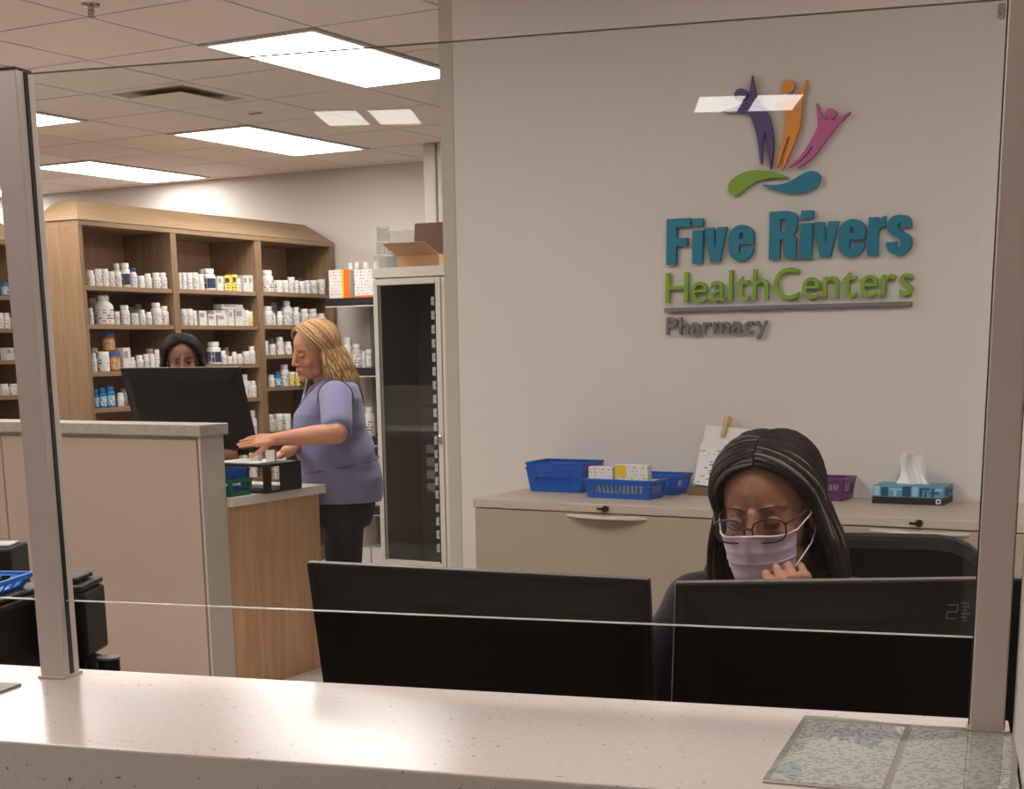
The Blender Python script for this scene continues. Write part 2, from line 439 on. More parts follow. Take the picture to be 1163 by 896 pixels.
MB().lathe([(0.003, 0), (0.003, 0.003)], 10, T(0, -0.008, 0) @ Rx(math.pi/2)).obj('screw', m_chrome, c)
# printed notice in a clear holder lying on the counter
ang = math.radians(9)
t = thing('notice_holder', 'clear acrylic holder with a printed notice lying on the counter by the wall', 'sign holder', (-0.372, 1.517, 1.0602), ang)
hx, hy = 0.122, 0.137
MB().box((-hx, -hy, 0), (hx, hy, 0.0015)).obj('backing', mat('holder backing', (178, 170, 162), 0.3), t)
ntc = print_mat('notice print', (224, 220, 214), (128, 123, 120), lines=40.0, cover=0.52, xs=14.0, axis='Y')
for sx in (-1, 1):
    MB().box((min(sx*0.004, sx*0.116), -hy+0.008, 0.0016), (max(sx*0.004, sx*0.116), hy-0.012, 0.002)).obj('notice_page', ntc, t)
cov = MB()
nx = 12
vs_ = []
for i in range(nx+1):
    u = -hx+2*hx*i/nx; zz = 0.0036+0.0006*math.sin(i*0.9)+0.0006*math.sin(i*0.37+1)
    for yy in (-hy, hy):
        vs_.append((u, yy, zz+(0.0004*math.sin(i*0.5+2) if yy > 0 else 0)))
top = len(vs_)
vs_ += [(x, y, z-0.0008) for x, y, z in vs_]
fs_ = []
for i in range(nx):
    a_, b_, c_, d_ = 2*i, 2*i+1, 2*i+3, 2*i+2
    fs_ += [(a_, d_, c_, b_), (top+a_, top+b_, top+c_, top+d_), (a_, top+a_, top+d_, d_), (b_, c_, top+c_, top+b_)]
fs_ += [(0, 1, top+1, top), (2*nx, top+2*nx, top+2*nx+1, 2*nx+1)]
cov.add(vs_, fs_); cov.obj('clear_cover', m_sheet, t, smooth=30)
t = tag(MB().box((-0.55, -0.3, 0), (-0.022, -0.052, 0.003)).obj('counter_mat', mat('grey mat', (150, 141, 132), 0.5), loc=(CO[0], CO[1], 1.0602), rot=(0, 0, CA)), 'thin grey mat on the counter left of the left post', 'mat')

# ------------------------------------------------------------------ work desk behind the counter
t = thing('work_desk', 'low work desk behind the reception counter carrying the monitors', 'desk', (CO[0], CO[1], 0), CA)
MB().box((-1.5, 0.085, 0.70), (1.24, 0.74, 0.73)).obj('desktop', m_cap, t, bevel=0.004)
for x in (-1.45, -0.1, 1.16):
    MB().box((x, 0.10, 0), (x+0.04, 0.7, 0.6995)).obj('leg_panel', m_panel, t)

def monitor(name, label, topL, topR, tilt, hgt, base_z, lbl_print=False, group='desktop monitors', frame_edge=False, base_f=-0.10):
    L = Vector(topL); R = Vector(topR); wd = (R-L).length; a = math.atan2(R.y-L.y, R.x-L.x)
    c_ = (L+R)/2
    # pivot behind the panel centre
    nrm = Vector((-math.sin(a), math.cos(a), 0))
    down = Vector((nrm.x*math.sin(tilt), nrm.y*math.sin(tilt), -math.cos(tilt)))
    mid = c_+down*(hgt/2)
    root = thing(name, label, 'monitor', (mid.x, mid.y, base_z), a, group)
    MM = T(0, 0, mid.z-base_z) @ Rx(tilt)
    b = MB()
    # back shell bulges toward the viewer's side (local -y), screen on +y
    b.box((-wd/2, 0.0, -hgt/2), (wd/2, 0.016, hgt/2), MM)
    b.obj('bezel', m_black, root, bevel=0.003)
    s2 = MB()
    o_, i_ = 0.012, 0.05
    vs_ = [(sx*(wd/2-o_), 0.0, sz*(hgt/2-o_)) for sx, sz in ((-1,-1),(1,-1),(1,1),(-1,1))]+[(sx*(wd/2-i_), -0.014, sz*(hgt/2-i_)) for sx, sz in ((-1,-1),(1,-1),(1,1),(-1,1))]
    s2.add([tuple(MM @ Vector(p)) for p in vs_], [(4,5,6,7)]+[(k, (k+1) % 4, 4+(k+1) % 4, 4+k) for k in range(4)]+[(3,2,1,0)])
    s2.obj('back_shell', m_blackm, root)
    MB().box((-wd/2+0.008, 0.0162, -hgt/2+0.012), (wd/2-0.008, 0.0168, hgt/2-0.008), MM).obj('screen', mat('dark screen', (12, 14, 18), 0.15), root)
    MB().box((-wd/2+0.001, 0.002, hgt/2), (wd/2-0.001, 0.012, hgt/2+0.0012), MM).obj('top_edge', mat('bezel edge grey', (105, 98, 94), 0.35), root)
    if frame_edge:
        for sx in (-1, 1):
            MB().box((sx*(wd/2+0.0006)-0.0006, 0.0, -hgt/2), (sx*(wd/2+0.0006)+0.0006, 0.006, hgt/2), MM).obj('side_edge', mat('bezel edge grey', (105, 98, 94), 0.35), root)
    zc = mid.z-base_z
    MB().box((-0.03, -0.045, 0.012), (0.03, -0.0152, zc-0.075)).obj('stand_neck', m_blackm, root, bevel=0.004)
    MB().box((-0.12, base_f, 0.0), (0.12, 0.13, 0.012)).obj('stand_base', m_blackm, root, bevel=0.005)
    return root, MM, wd, hgt
TILT = math.radians(10)
monitor('desktop_monitor', 'wide black monitor seen from behind, left of the masked woman', (-1.368, 1.790, 1.175), (-0.816, 1.853, 1.175), TILT, 0.33, 0.7302)
r2, MM2, wd2, hg2 = monitor('desktop_monitor', 'black monitor seen from behind in front of the masked woman', (-0.766, 1.836, 1.176), (-0.766+0.553*0.871, 1.836+0.553*0.491, 1.176), TILT, 0.33, 0.7302, frame_edge=True)
# grey maker's mark on its back
m_mark = mat('grey marking', (92, 88, 88), 0.5)
q = MB()
for (x, z, a_, b_) in ((0.0, 0.010, 0.014, 0.0022), (0.0, 0.0, 0.012, 0.0022), (0.0, -0.010, 0.014, 0.0022), (0.007, 0.005, 0.0022, 0.012), (-0.007, -0.005, 0.0022, 0.012)):
    q.cbox((x, 0, z), (a_, 0.0008, b_))
for r_ in range(6):
    q.cbox((0.017+0.002*(r_ % 2), 0, 0.012-0.005*r_), (0.011-0.003*(r_ % 3), 0.0008, 0.0022))
q.v = [tuple(MM2 @ Vector((x+0.106, y-0.0146, z+0.124))) for x, y, z in q.v]
q.obj('maker_mark', m_mark, r2)
# folded card between the two monitors
P = at_t(740, 792, 2.2)
t = thing('paper_card', 'white paper card standing between the two black monitors', 'paper', (P[0], P[1], 0.7302), 0.4)
MB().add([(-0.05, -0.02, 0), (0.05, -0.02, 0), (0.055, 0.02, 0.235), (-0.01, 0.02, 0.22), (-0.05, -0.019, 0), (0.05, -0.019, 0), (0.055, 0.021, 0.235), (-0.01, 0.021, 0.22)], [(0,1,2,3),(7,6,5,4),(0,4,5,1),(1,5,6,2),(2,6,7,3),(3,7,4,0)]).obj('front_leaf', m_white, t)
MB().add([(-0.05, 0.06, 0), (0.05, 0.06, 0), (0.055, 0.0212, 0.235), (-0.01, 0.0212, 0.22), (-0.05, 0.061, 0), (0.05, 0.061, 0), (0.055, 0.0222, 0.235), (-0.01, 0.0222, 0.22)], [(0,1,2,3),(7,6,5,4),(0,4,5,1),(1,5,6,2),(2,6,7,3),(3,7,4,0)]).obj('rear_leaf', m_white, t)

# ------------------------------------------------------------------ machines at the far left of the desk
m_dk = mat('charcoal plastic', (24, 21, 22), 0.5, noise=0.08, nscale=60)
P = at_t(20, 700, 2.3)
t = thing('laser_printer', 'black office printer box behind the left post with a blue basket on top', 'printer', (P[0]-0.20, P[1]+0.015, 0.7302), math.radians(20))
MB().box((-0.22, -0.16, 0), (0.14, 0.16, 0.37)).obj('body', m_black, t, bevel=0.008)
MB().box((-0.2, -0.167, 0.07), (0.12, -0.1601, 0.16)).obj('paper_tray', m_dk, t, bevel=0.003)
MB().box((-0.2, -0.14, 0.3701), (0.13, 0.15, 0.378)).obj('top_cover', m_dk, t, bevel=0.003)
bt = MB()
prt = t
P = at_t(14, 640, 2.75)
t = thing('label_printer', 'black label printer with grey top behind the blue basket at far left', 'printer', (P[0]-0.06, P[1]+0.04, 0.7302), math.radians(30))
MB().box((-0.22, -0.11, 0.0), (0.045, 0.0, 0.415)).obj('body', m_dk, t, bevel=0.006)
MB().box((-0.22, -0.1, 0.4151), (0.04, -0.03, 0.420)).obj('lid', mat('grey lid', (150, 142, 138), 0.4), t, bevel=0.002)
for k_ in range(3):
    MB().cbox((-0.01+0.012*k_, -0.1115, 0.31-0.02*k_), (0.008, 0.003, 0.014)).obj('button', mat('grey button', (90, 86, 86), 0.4), t)
MB().cbox((-0.0, -0.1115, 0.39), (0.012, 0.003, 0.006)).obj('latch', m_chrome, t)
P = at_t(98, 690, 2.5)
t = thing('receipt_printer', 'black flat-lidded printer held on an arm beside the left post', 'printer', (P[0], P[1], 0.985), math.radians(26))
MB().box((-0.07, -0.03, 0), (0.008, 0.08, 0.115)).obj('body', m_black, t, bevel=0.006)
MB().box((-0.073, -0.034, 0.117), (0.006, 0.08, 0.127)).obj('lid', m_dk, t, bevel=0.003)
MB().box((-0.07, -0.01, 0.129), (-0.008, 0.07, 0.138)).obj('paper_cover', m_dk, t, bevel=0.003)
P2 = at_t(123, 742, 2.42)
t2 = thing('printer_arm', 'black round pole and arm beside the left post carrying a printer', 'stand', (P2[0], P2[1], 0.7302))
MB().lathe([(0.018, 0), (0.018, 0.262), (0.0175, 0.268), (0.0, 0.268)], 24).obj('pole', m_black, t2, smooth=40)
MB().lathe([(0.019, 0.2685), (0.019, 0.272)], 24).obj('pole_cap', mat('grey cap', (92, 86, 84), 0.35), t2, smooth=40)
MB().lathe([(0.06, 0), (0.06, 0.008)], 24).obj('clamp_base', m_black, t2)
dx, dy = P[0]-P2[0], P[1]-P2[1]
MB().tube([(0, 0, 0.235), (dx*0.55, dy*0.55, 0.232), (dx, dy, 0.235)], 0.012, 8).lathe([(0.02, 0.225), (0.02, 0.254)], 14, T(dx, dy, 0)).obj('arm', m_dk, t2)

# ================================================================== baskets
def basket_parts(root, L, W, Hh, m_, taper=0.88, slots=11, slot_h=0.45, t_=0.0022):
    """open plastic basket: floor, rim and slatted walls"""
    fl = MB(); lx, wy = L/2*taper, W/2*taper
    fl.box((-lx, -wy, 0), (lx, wy, t_)); fl.obj('basket_floor', m_, root)
    rim = MB(); r = 0.006
    X, Y = L/2, W/2
    rim.box((-X-r/2, -Y-r/2, Hh-0.008), (X+r/2, -Y+t_, Hh)); rim.box((-X-r/2, Y-t_, Hh-0.008), (X+r/2, Y+r/2, Hh))
    rim.box((-X-r/2, -Y+t_, Hh-0.008), (-X+t_, Y-t_, Hh)); rim.box((X-t_, -Y+t_, Hh-0.008), (X+r/2, Y-t_, Hh))
    rim.obj('rim', m_, root, bevel=0.001)
    def wall(p0, p1, q0, q1, n_):
        # p bottom edge, q top edge; solid bands at bottom and top, bars between
        wl = MB(); P0, P1, Q0, Q1 = map(Vector, (p0, p1, q0, q1))
        nn = (P1-P0).cross(Q0-P0).normalized()*t_
        def quad(u0, u1, v0, v1):
            def pt(u, v): return (P0*(1-u)+P1*u)*(1-v)+(Q0*(1-u)+Q1*u)*v
            a_ = [pt(u0, v0), pt(u1, v0), pt(u1, v1), pt(u0, v1)]
            wl.add([tuple(x) for x in a_]+[tuple(x+nn) for x in a_], [(0,1,2,3),(7,6,5,4),(0,4,5,1),(1,5,6,2),(2,6,7,3),(3,7,4,0)])
        v0, v1 = 0.28, 0.28+slot_h
        quad(0, 1, 0, v0); quad(0, 1, v1, 0.93)
        e = 0.12
        quad(0, e, v0, v1); quad(1-e, 1, v0, v1)
        for k_ in range(1, n_):
            u = e+(1-2*e)*k_/n_; quad(u-0.010, u+0.010, v0, v1)
        wl.obj('side_wall', m_, root)
    wall((-lx, -wy, 0), (lx, -wy, 0), (-X, -Y, Hh), (X, -Y, Hh), slots)
    wall((lx, wy, 0), (-lx, wy, 0), (X, Y, Hh), (-X, Y, Hh), slots)
    wall((lx, -wy, 0), (lx, wy, 0), (X, -Y, Hh), (X, Y, Hh), max(4, slots//2))
    wall((-lx, wy, 0), (-lx, -wy, 0), (-X, Y, Hh), (-X, -Y, Hh), max(4, slots//2))
m_blue = mat('blue plastic', (18, 84, 176), 0.35)
m_purple = mat('purple plastic', (98, 42, 104), 0.35)
m_green = mat('green plastic', (16, 104, 74), 0.35)
m_blue2 = mat('deep blue plastic', (22, 74, 158), 0.4)
bk = thing('storage_basket', 'blue plastic basket on the black printer at far left', 'basket', tuple(prt.matrix_basis @ Vector((-0.03, 0.0, 0.379))), math.radians(20), 'blue plastic baskets')
basket_parts(bk, 0.3, 0.2, 0.026, mat('bright blue plastic', (30, 116, 206), 0.35))
# ================================================================== lateral file cabinets under the logo
FY = WY-0.455                                 # cabinet front
CT = 1.045
def crescent(wd, dp, n=16):
    return [(-wd/2+wd*k_/n, 0) for k_ in range(n+1)]+[(wd/2-wd*k_/n, -dp*math.sin(math.pi*k_/n)**0.8) for k_ in range(1, n)]
def file_cabinet(x0, x1, label):
    w_ = x1-x0
    t = thing('file_cabinet', label, 'cabinet', ((x0+x1)/2, FY, 0), 0, 'lateral file cabinets')
    h2 = w_/2-0.001
    MB().box((-h2, 0.02, 0.05), (h2, 0.45, CT-0.0275)).obj('body', m_cab, t)
    MB().box((-h2, -0.004, CT-0.027), (h2, 0.452, CT)).obj('top', m_cab, t, bevel=0.003)
    MB().box((-h2, 0.04, 0), (h2, 0.44, 0.0495)).obj('plinth', m_dk, t)
    z = CT-0.030
    for k_ in range(3):
        z0 = z-0.310; d = MB().box((-h2+0.006, 0, z0), (h2-0.006, 0.0195, z)).obj('drawer', m_cabd, t, bevel=0.002)
        MB().prism(crescent(0.265, 0.038), z-0.012, z-0.004).obj('handle', mat('putty pull', (206, 194, 178), 0.4), d, bevel=0.002)
        z = z0-0.006
    lk = MB().lathe([(0.010, 0), (0.010, 0.006), (0.008, 0.008)], 18, T(0, -0.004, CT-0.0135) @ Rx(math.pi/2)).obj('lock', mat('dark brass', (70, 58, 46), 0.3, metal=0.8), t, smooth=40)
    MB().cbox((-0.012, -0.016, CT-0.0135), (0.022, 0.004, 0.007)).obj('key', mat('dark brass', (70, 58, 46), 0.3, metal=0.8), lk)
    return t
xs_ = [-2.285, -1.371, -0.457, 0.457]
for k_, lb in enumerate(('beige lateral file cabinet under the blue baskets', 'beige lateral file cabinet under the tissue box', 'beige lateral file cabinet at the right, behind the right post')):
    file_cabinet(xs_[k_], xs_[k_+1], lb)

# ------------------------------------------------------------------ things standing on the cabinets
Z1 = CT+0.0006
def on_cab(x, y): return at_z(x, y, CT)
def bx(px0, px1, py, yoff):     # x range at a depth on the cabinet top
    Y = FY+yoff
    return at_y(px0, py, Y)[0], at_y(px1, py, Y)[0], Y
# stacked blue baskets
x0, x1, Y = bx(597, 660, 552, 0.25)
L_ = x1-x0
for k_ in range(2):
    b_ = thing('storage_basket', ('lower blue basket of the nested pair on the file cabinet', 'upper blue basket nested in another on the file cabinet')[k_], 'basket', ((x0+x1)/2, Y+0.083, Z1+0.016*k_), 0.02, 'blue plastic baskets')
    basket_parts(b_, L_, 0.155, 0.078, m_blue, slots=12, slot_h=0.35)
# front basket with medicine boxes, and one behind to its right
x0, x1, Y = bx(662, 741, 564, 0.14)
FBX, FBY, FBL = (x0+x1)/2, Y+0.06, (x1-x0)
b_ = thing('storage_basket', 'blue slotted basket holding medicine boxes, above the cabinet lock', 'basket', (FBX, FBY, Z1), -0.03, 'blue plastic baskets')
basket_parts(b_, FBL, 0.11, 0.058, m_blue, slots=12, slot_h=0.42)
x0, x1, Y = bx(694, 768, 558, 0.29)
b_ = thing('storage_basket', 'blue basket behind the one with boxes, beside the paper holder', 'basket', ((x0+x1)/2, Y+0.065, Z1), 0.0, 'blue plastic baskets')
basket_parts(b_, x1-x0, 0.12, 0.062, m_blue, slots=9)
m_card = print_mat('carton print', (226, 223, 217), (150, 147, 146), lines=9.0, cover=0.55, xs=22.0)
m_yel = mat('yellow print', (226, 190, 60), 0.5)
def carton(label, loc, rz, L, W, Hh, m_=None, bands=(), cat='box', group='medicine cartons', tip=0.0):
    t = thing('medicine_carton', label, cat, loc, rz, group)
    MB().box((-L/2, -W/2, 0), (L/2, W/2, Hh)).obj('carton_body', m_ or m_card, t, bevel=0.0008)
    for (u0, u1, v0, v1, mm) in bands:
        MB().box((-L/2+L*u0, -W/2-0.0006, Hh*v0), (-L/2+L*u1, -W/2-0.0001, Hh*v1)).obj('printed_band', mm, t)
    return t
carton('white carton with a yellow corner leaning in the blue basket', (FBX+0.035, FBY-0.02, Z1+0.0035), 0.03, 0.108, 0.03, 0.098, bands=((0, 0.34, 0.62, 0.99, m_yel), (0, 1, 0.40, 0.52, m_yel)))
carton('plain white carton beside the yellow one in the blue basket', (FBX-0.068, FBY-0.02, Z1+0.0035), -0.02, 0.082, 0.03, 0.090)
carton('low white carton at the back of the blue slotted basket', (FBX, FBY+0.033, Z1+0.0035), 0.0, 0.2, 0.035, 0.05)
# paper holder with a clothespin
x0, x1, Y = bx(787, 842, 552, 0.36)
t = thing('paper_holder', 'small wooden easel with white notes clipped by a clothespin', 'paper holder', ((x0+x1)/2, Y, Z1), -0.06)
m_board = ramp_mat('thin wood board', [(0.3, (112, 84, 62)), (0.7, (140, 108, 80))], (8, 8, 60), 0.55)
LB = T(0, 0, 0.022) @ Rx(math.radians(-14)) @ Ry(math.radians(4))
MB().box((-0.088, -0.03, 0), (0.088, 0.075, 0.022)).obj('foot_block', m_board, t, bevel=0.002)
MB().box((-0.072, -0.004, 0.0), (0.084, 0.006, 0.185), LB).obj('back_board', m_board, t)
MB().box((-0.079, -0.0056, 0.002), (0.070, -0.0042, 0.132), LB).obj('note_sheet', print_mat('note print', (226, 222, 218), (110, 106, 106), lines=16.0, cover=0.62, xs=7.0), t)
MB().box((-0.072, -0.0076, 0.118), (0.078, -0.0058, 0.188), LB).obj('note_sheet', mat('note paper', (222, 218, 214), 0.6), t)
MB().box((0.02, -0.0086, 0.075), (0.066, -0.0076, 0.118), LB).obj('sticky_note', mat('pale yellow note', (226, 208, 150), 0.6), t)
pin = ramp_mat('clothespin wood', [(0.3, (186, 152, 106)), (0.7, (206, 174, 128))], (90, 90, 9), 0.55)
MB().box((-0.007, -0.018, 0.155), (0.007, -0.0090, 0.222), LB @ T(-0.014, 0, 0) @ Ry(0.05)).obj('clothespin', pin, t, bevel=0.001)
MB().box((-0.007, 0.0062, 0.16), (0.007, 0.012, 0.222), LB @ T(-0.014, 0, 0) @ Ry(0.05)).obj('clothespin', pin, t, bevel=0.001)
# purple basket
x0, x1, Y = bx(915, 957, 562, 0.31)
b_ = thing('storage_basket', 'purple plastic basket half hidden behind the masked woman', 'basket', ((x0+x1)/2, Y+0.068, Z1), 0.0)
basket_parts(b_, x1-x0, 0.12, 0.066, m_purple, slots=9)
# tissue box
x0, x1, Y = bx(990, 1071, 571, 0.31)
TL = x1-x0
t = thing('tissue_box', 'blue and black tissue box with a white tissue standing out', 'tissue box', ((x0+x1)/2, Y+0.062, Z1), 0.02)
m_tb = mat('tissue box blue', (94, 150, 178), 0.5); m_tbl = mat('tissue box pale blue', (150, 196, 214), 0.5)
m_tdk = mat('tissue box navy', (28, 74, 106), 0.5); m_tbk = mat('tissue box black', (30, 26, 30), 0.5)
TH = 0.052; TW = 0.12
MB().box((-TL/2, -TW/2, 0), (TL/2, TW/2, TH)).obj('carton_body', m_tb, t, bevel=0.001)
MB().box((-TL/2-0.0004, -TW/2-0.0006, 0.0), (TL/2+0.0004, TW/2+0.0004, TH*0.38)).obj('black_band', m_tbk, t)
rnd = random.Random(4)
for (u0, u1, v0, v1, mm) in ((0.02, 0.10, 0.45, 0.95, m_tbl), (0.12, 0.22, 0.42, 0.9, m_tdk), (0.24, 0.42, 0.75, 0.86, m_tbl), (0.30, 0.34, 0.42, 0.74, m_tbl), (0.42, 0.54, 0.42, 0.97, m_tdk), (0.56, 0.64, 0.45, 0.95, m_tbl), (0.66, 0.70, 0.42, 0.9, m_tdk), (0.66, 0.80, 0.8, 0.92, m_tdk), (0.73, 0.76, 0.42, 0.75, m_tdk), (0.80, 0.93, 0.6, 0.7, m_tdk), (0.83, 0.86, 0.42, 0.9, m_tdk), (0.88, 0.97, 0.75, 0.9, m_tbl)):
    MB().box((-TL/2+TL*u0, -TW/2-0.0009, TH*v0), (-TL/2+TL*u1, -TW/2-0.0003, TH*v1)).obj('printed_shape', mm, t)
for (u0, u1, v0, v1) in ((0.15, 0.5, 0.45, 0.9), (0.6, 0.9, 0.55, 0.8)):
    MB().box((TL/2+0.0003, -TW/2+TW*u0, TH*v0), (TL/2+0.0009, -TW/2+TW*u1, TH*v1)).obj('printed_shape', m_tdk, t)
MB().box((TL/2-0.022, -TW/2-0.0014, 0.004), (TL/2-0.008, -TW/2-0.0007, 0.017)).obj('white_mark', m_white, t)
MB().box((TL/2-0.019, -TW/2-0.0020, 0.008), (TL/2-0.011, -TW/2-0.0015, 0.013)).obj('mark_letter', m_tbk, t)
# tissue: a folded cone of thin paper
ts = MB(); nu, nv = 36, 12; vs_ = []
for j in range(nv+1):
    v = j/nv
    for i in range(nu+1):
        u = i/nu
        x = (-0.052+0.104*u)*(1-0.35*v)-0.004*v+0.006*math.sin(5*v+3*u)
        edge = 0.092-0.020*abs(u-0.45)*2-0.014*(u > 0.75)*(u-0.75)*4+0.006*math.sin(9*u)
        z = TH+0.0008+v*edge
        y = (0.020*math.sin(2*math.pi*(1.6*u+0.15))+0.011*math.sin(2*math.pi*(3.3*u+0.3)+2*v))*(0.35+0.65*v)*(1-0.25*v)+0.006*math.sin(4*v)
        vs_.append((x, y, z))
n1 = nu+1; top = len(vs_)
vs_ += [(x, y+0.0012, z) for x, y, z in vs_]
fs_ = []
for j in range(nv):
    for i in range(nu):
        a_ = j*n1+i; fs_ += [(a_, a_+1, a_+n1+1, a_+n1), (top+a_, top+a_+n1, top+a_+n1+1, top+a_+1)]
for i in range(nu):
    a_ = nv*n1+i; fs_.append((a_, a_+1, top+a_+1, top+a_))
ts.add(vs_, fs_); ts.obj('tissue', mat('tissue paper', (240, 236, 232), 0.8), t, smooth=70)
# ================================================================== raised logo on the wall
SY = WY-0.020                                 # face of the letters
t = thing('wall_sign', 'raised wall logo: three coloured figures over teal, green and grey lettering', 'sign', (0, WY, 0))
LOGO = t
def wall_pt(x, y):
    P = at_y(x, y, SY); return (P[0], P[2])
def plaque(name, polys, m_, th=0.012, parent=None):
    """extrude filled outlines (with holes) standing off the wall"""
    cu = bpy.data.curves.new(name, 'CURVE'); cu.dimensions = '2D'; cu.fill_mode = 'BOTH'; cu.extrude = th/2
    for poly in polys:
        sp = cu.splines.new('POLY'); sp.points.add(len(poly)-1); sp.use_cyclic_u = True
        for p_, (x, z) in zip(sp.points, poly): p_.co = (x, z, 0, 1)
    o = bpy.data.objects.new(name, cu); COL.objects.link(o)
    dg = bpy.context.evaluated_depsgraph_get(); me = bpy.data.meshes.new_from_object(o.evaluated_get(dg))
    bpy.data.objects.remove(o, do_unlink=True)
    me.transform(Matrix(((1,0,0,0),(0,0,-1,0),(0,1,0,0),(0,0,0,1))))
    me.materials.clear(); me.materials.append(m_)
    return link(name, me, parent or LOGO, (0, SY+th/2-WY, 0))
def smooth_poly(pts, n=6, closed=True):
    """Catmull-Rom through pixel points -> dense outline"""
    N = len(pts); out = []
    for i in range(N):
        p0, p1, p2, p3 = (np.array(pts[(i+k_) % N], float) for k_ in (-1, 0, 1, 2))
        for s_ in range(n):
            u = s_/n
            out.append(0.5*((2*p1)+(-p0+p2)*u+(2*p0-5*p1+4*p2-p3)*u*u+(-p0+3*p1-3*p2+p3)*u**3))
    return [tuple(p_) for p_ in out]
def crop(pts, ox=730.0, oy=70.0, s_=330.0/896.0): return [(ox+x*s_, oy+y*s_) for x, y in pts]
def shape(name, pts, m_, smooth=True):
    px = crop(pts); px = smooth_poly(px) if smooth else px
    return plaque(name, [[wall_pt(*p_) for p_ in px]], m_)
L_pur = mat('logo purple', (74, 52, 112), 0.45); L_org = mat('logo orange', (226, 142, 44), 0.45)
L_pnk = mat('logo magenta', (188, 88, 148), 0.45); L_grn = mat('logo green', (124, 164, 36), 0.45)
L_teal = mat('logo teal', (0, 118, 146), 0.45); L_gry = mat('logo grey', (122, 114, 114), 0.45)
def head(cx, cy, rx, ry, m_):
    shape('figure_head', [(cx+rx*math.cos(a), cy+ry*math.sin(a)) for a in [2*math.pi*k_/12 for k_ in range(12)]], m_)
def body(name, pts, m_):
    """corner-aware outline: doubled points stay sharp"""
    shape(name, [p_ for p_ in pts], m_)
head(302, 102, 20, 20, L_pur)
shape('figure_body', [(337, 44), (336, 46), (330, 85), (322, 118), (285, 140), (246, 152), (248, 157), (300, 158), (330, 170), (345, 205), (355, 250), (363, 308), (368, 310), (371, 240), (376, 215), (381, 240), (392, 322), (396, 324), (403, 260), (398, 205), (385, 160), (362, 130), (350, 105), (342, 70)], L_pur)
head(447, 76, 20, 21, L_org)
shape('figure_body', [(506, 57), (502, 58), (488, 85), (468, 108), (430, 122), (412, 132), (430, 140), (440, 170), (436, 210), (426, 260), (411, 318), (416, 320), (444, 240), (450, 232), (452, 240), (428, 325), (433, 328), (462, 262), (484, 200), (490, 140), (493, 110), (502, 80), (508, 60)], L_org)
head(579, 160, 16, 17, L_pnk)
shape('figure_body', [(537, 129), (534, 130), (538, 165), (538, 200), (522, 235), (490, 285), (453, 322), (456, 325), (500, 290), (520, 262), (522, 268), (500, 300), (476, 324), (480, 327), (525, 293), (560, 248), (585, 215), (610, 185), (638, 159), (635, 156), (595, 178), (565, 182), (550, 160), (541, 133)], L_pnk)
shape('logo_wave', [(443, 356), (440, 352), (400, 338), (345, 335), (300, 347), (270, 368), (263, 392), (275, 410), (292, 410), (318, 390), (355, 367), (400, 358)], L_grn)
shape('logo_wave', [(370, 379), (372, 383), (410, 397), (460, 406), (505, 400), (538, 382), (547, 360), (538, 342), (515, 337), (490, 347), (455, 368), (415, 379)], L_teal)

# ---- bold condensed lettering drawn as outlines (unit: x-height 0.72, cap height 1)
def arc(cx, cy, rx, ry, a0, a1, n=10):
    return [(cx+rx*math.cos(math.radians(a0+(a1-a0)*k_/n)), cy+ry*math.sin(math.radians(a0+(a1-a0)*k_/n))) for k_ in range(n+1)]
XH = 0.74
def rect(x0, y0, x1, y1): return [(x0, y0), (x1, y0), (x1, y1), (x0, y1)]
G = {}
G['F'] = (0.50, [[(0, 0), (0.21, 0), (0.21, 0.40), (0.45, 0.40), (0.45, 0.575), (0.21, 0.575), (0.21, 0.815), (0.50, 0.815), (0.50, 1), (0, 1)]])
G['i'] = (0.205, [rect(0, 0, 0.205, XH), rect(0, 0.84, 0.205, 1.0)])
G['v'] = (0.47, [[(0.135, 0), (0.335, 0), (0.47, XH), (0.275, XH), (0.237, 0.24), (0.195, XH), (0, XH)]])
G['e'] = (0.47, [[(0.47, 0.335), (0.47, 0.50)]+arc(0.235, 0.50, 0.235, 0.255, 0, 180, 12)+arc(0.235, 0.235, 0.235, 0.25, 180, 360, 12)+[(0.47, 0.275), (0.275, 0.275), (0.272, 0.20)]+list(reversed(arc(0.235, 0.20, 0.037, 0.065, 180, 360, 6)))+[(0.198, 0.335)],
                 [(0.198, 0.455), (0.198, 0.53)]+list(reversed(arc(0.235, 0.53, 0.037, 0.065, 0, 180, 6)))+[(0.272, 0.455)]])
G['R'] = (0.535, [[(0, 0), (0.21, 0), (0.21, 0.41), (0.25, 0.41)]+[(0.29, 0.40), (0.305, 0.36), (0.31, 0.10), (0.335, 0), (0.535, 0), (0.52, 0.06), (0.515, 0.36), (0.50, 0.44), (0.46, 0.49), (0.50, 0.54), (0.525, 0.62), (0.53, 0.74), (0.52, 0.86), (0.47, 0.95), (0.38, 0.99), (0.28, 1.0), (0, 1)],
                 [(0.21, 0.57), (0.21, 0.835), (0.26, 0.835), (0.30, 0.82), (0.318, 0.77), (0.32, 0.69), (0.31, 0.62), (0.28, 0.575), (0.25, 0.57)]])
G['r'] = (0.345, [[(0, 0), (0.205, 0), (0.205, 0.40), (0.225, 0.50), (0.275, 0.545), (0.345, 0.555), (0.345, XH+0.015), (0.27, XH), (0.225, 0.69), (0.195, 0.62), (0.195, XH), (0, XH)]])
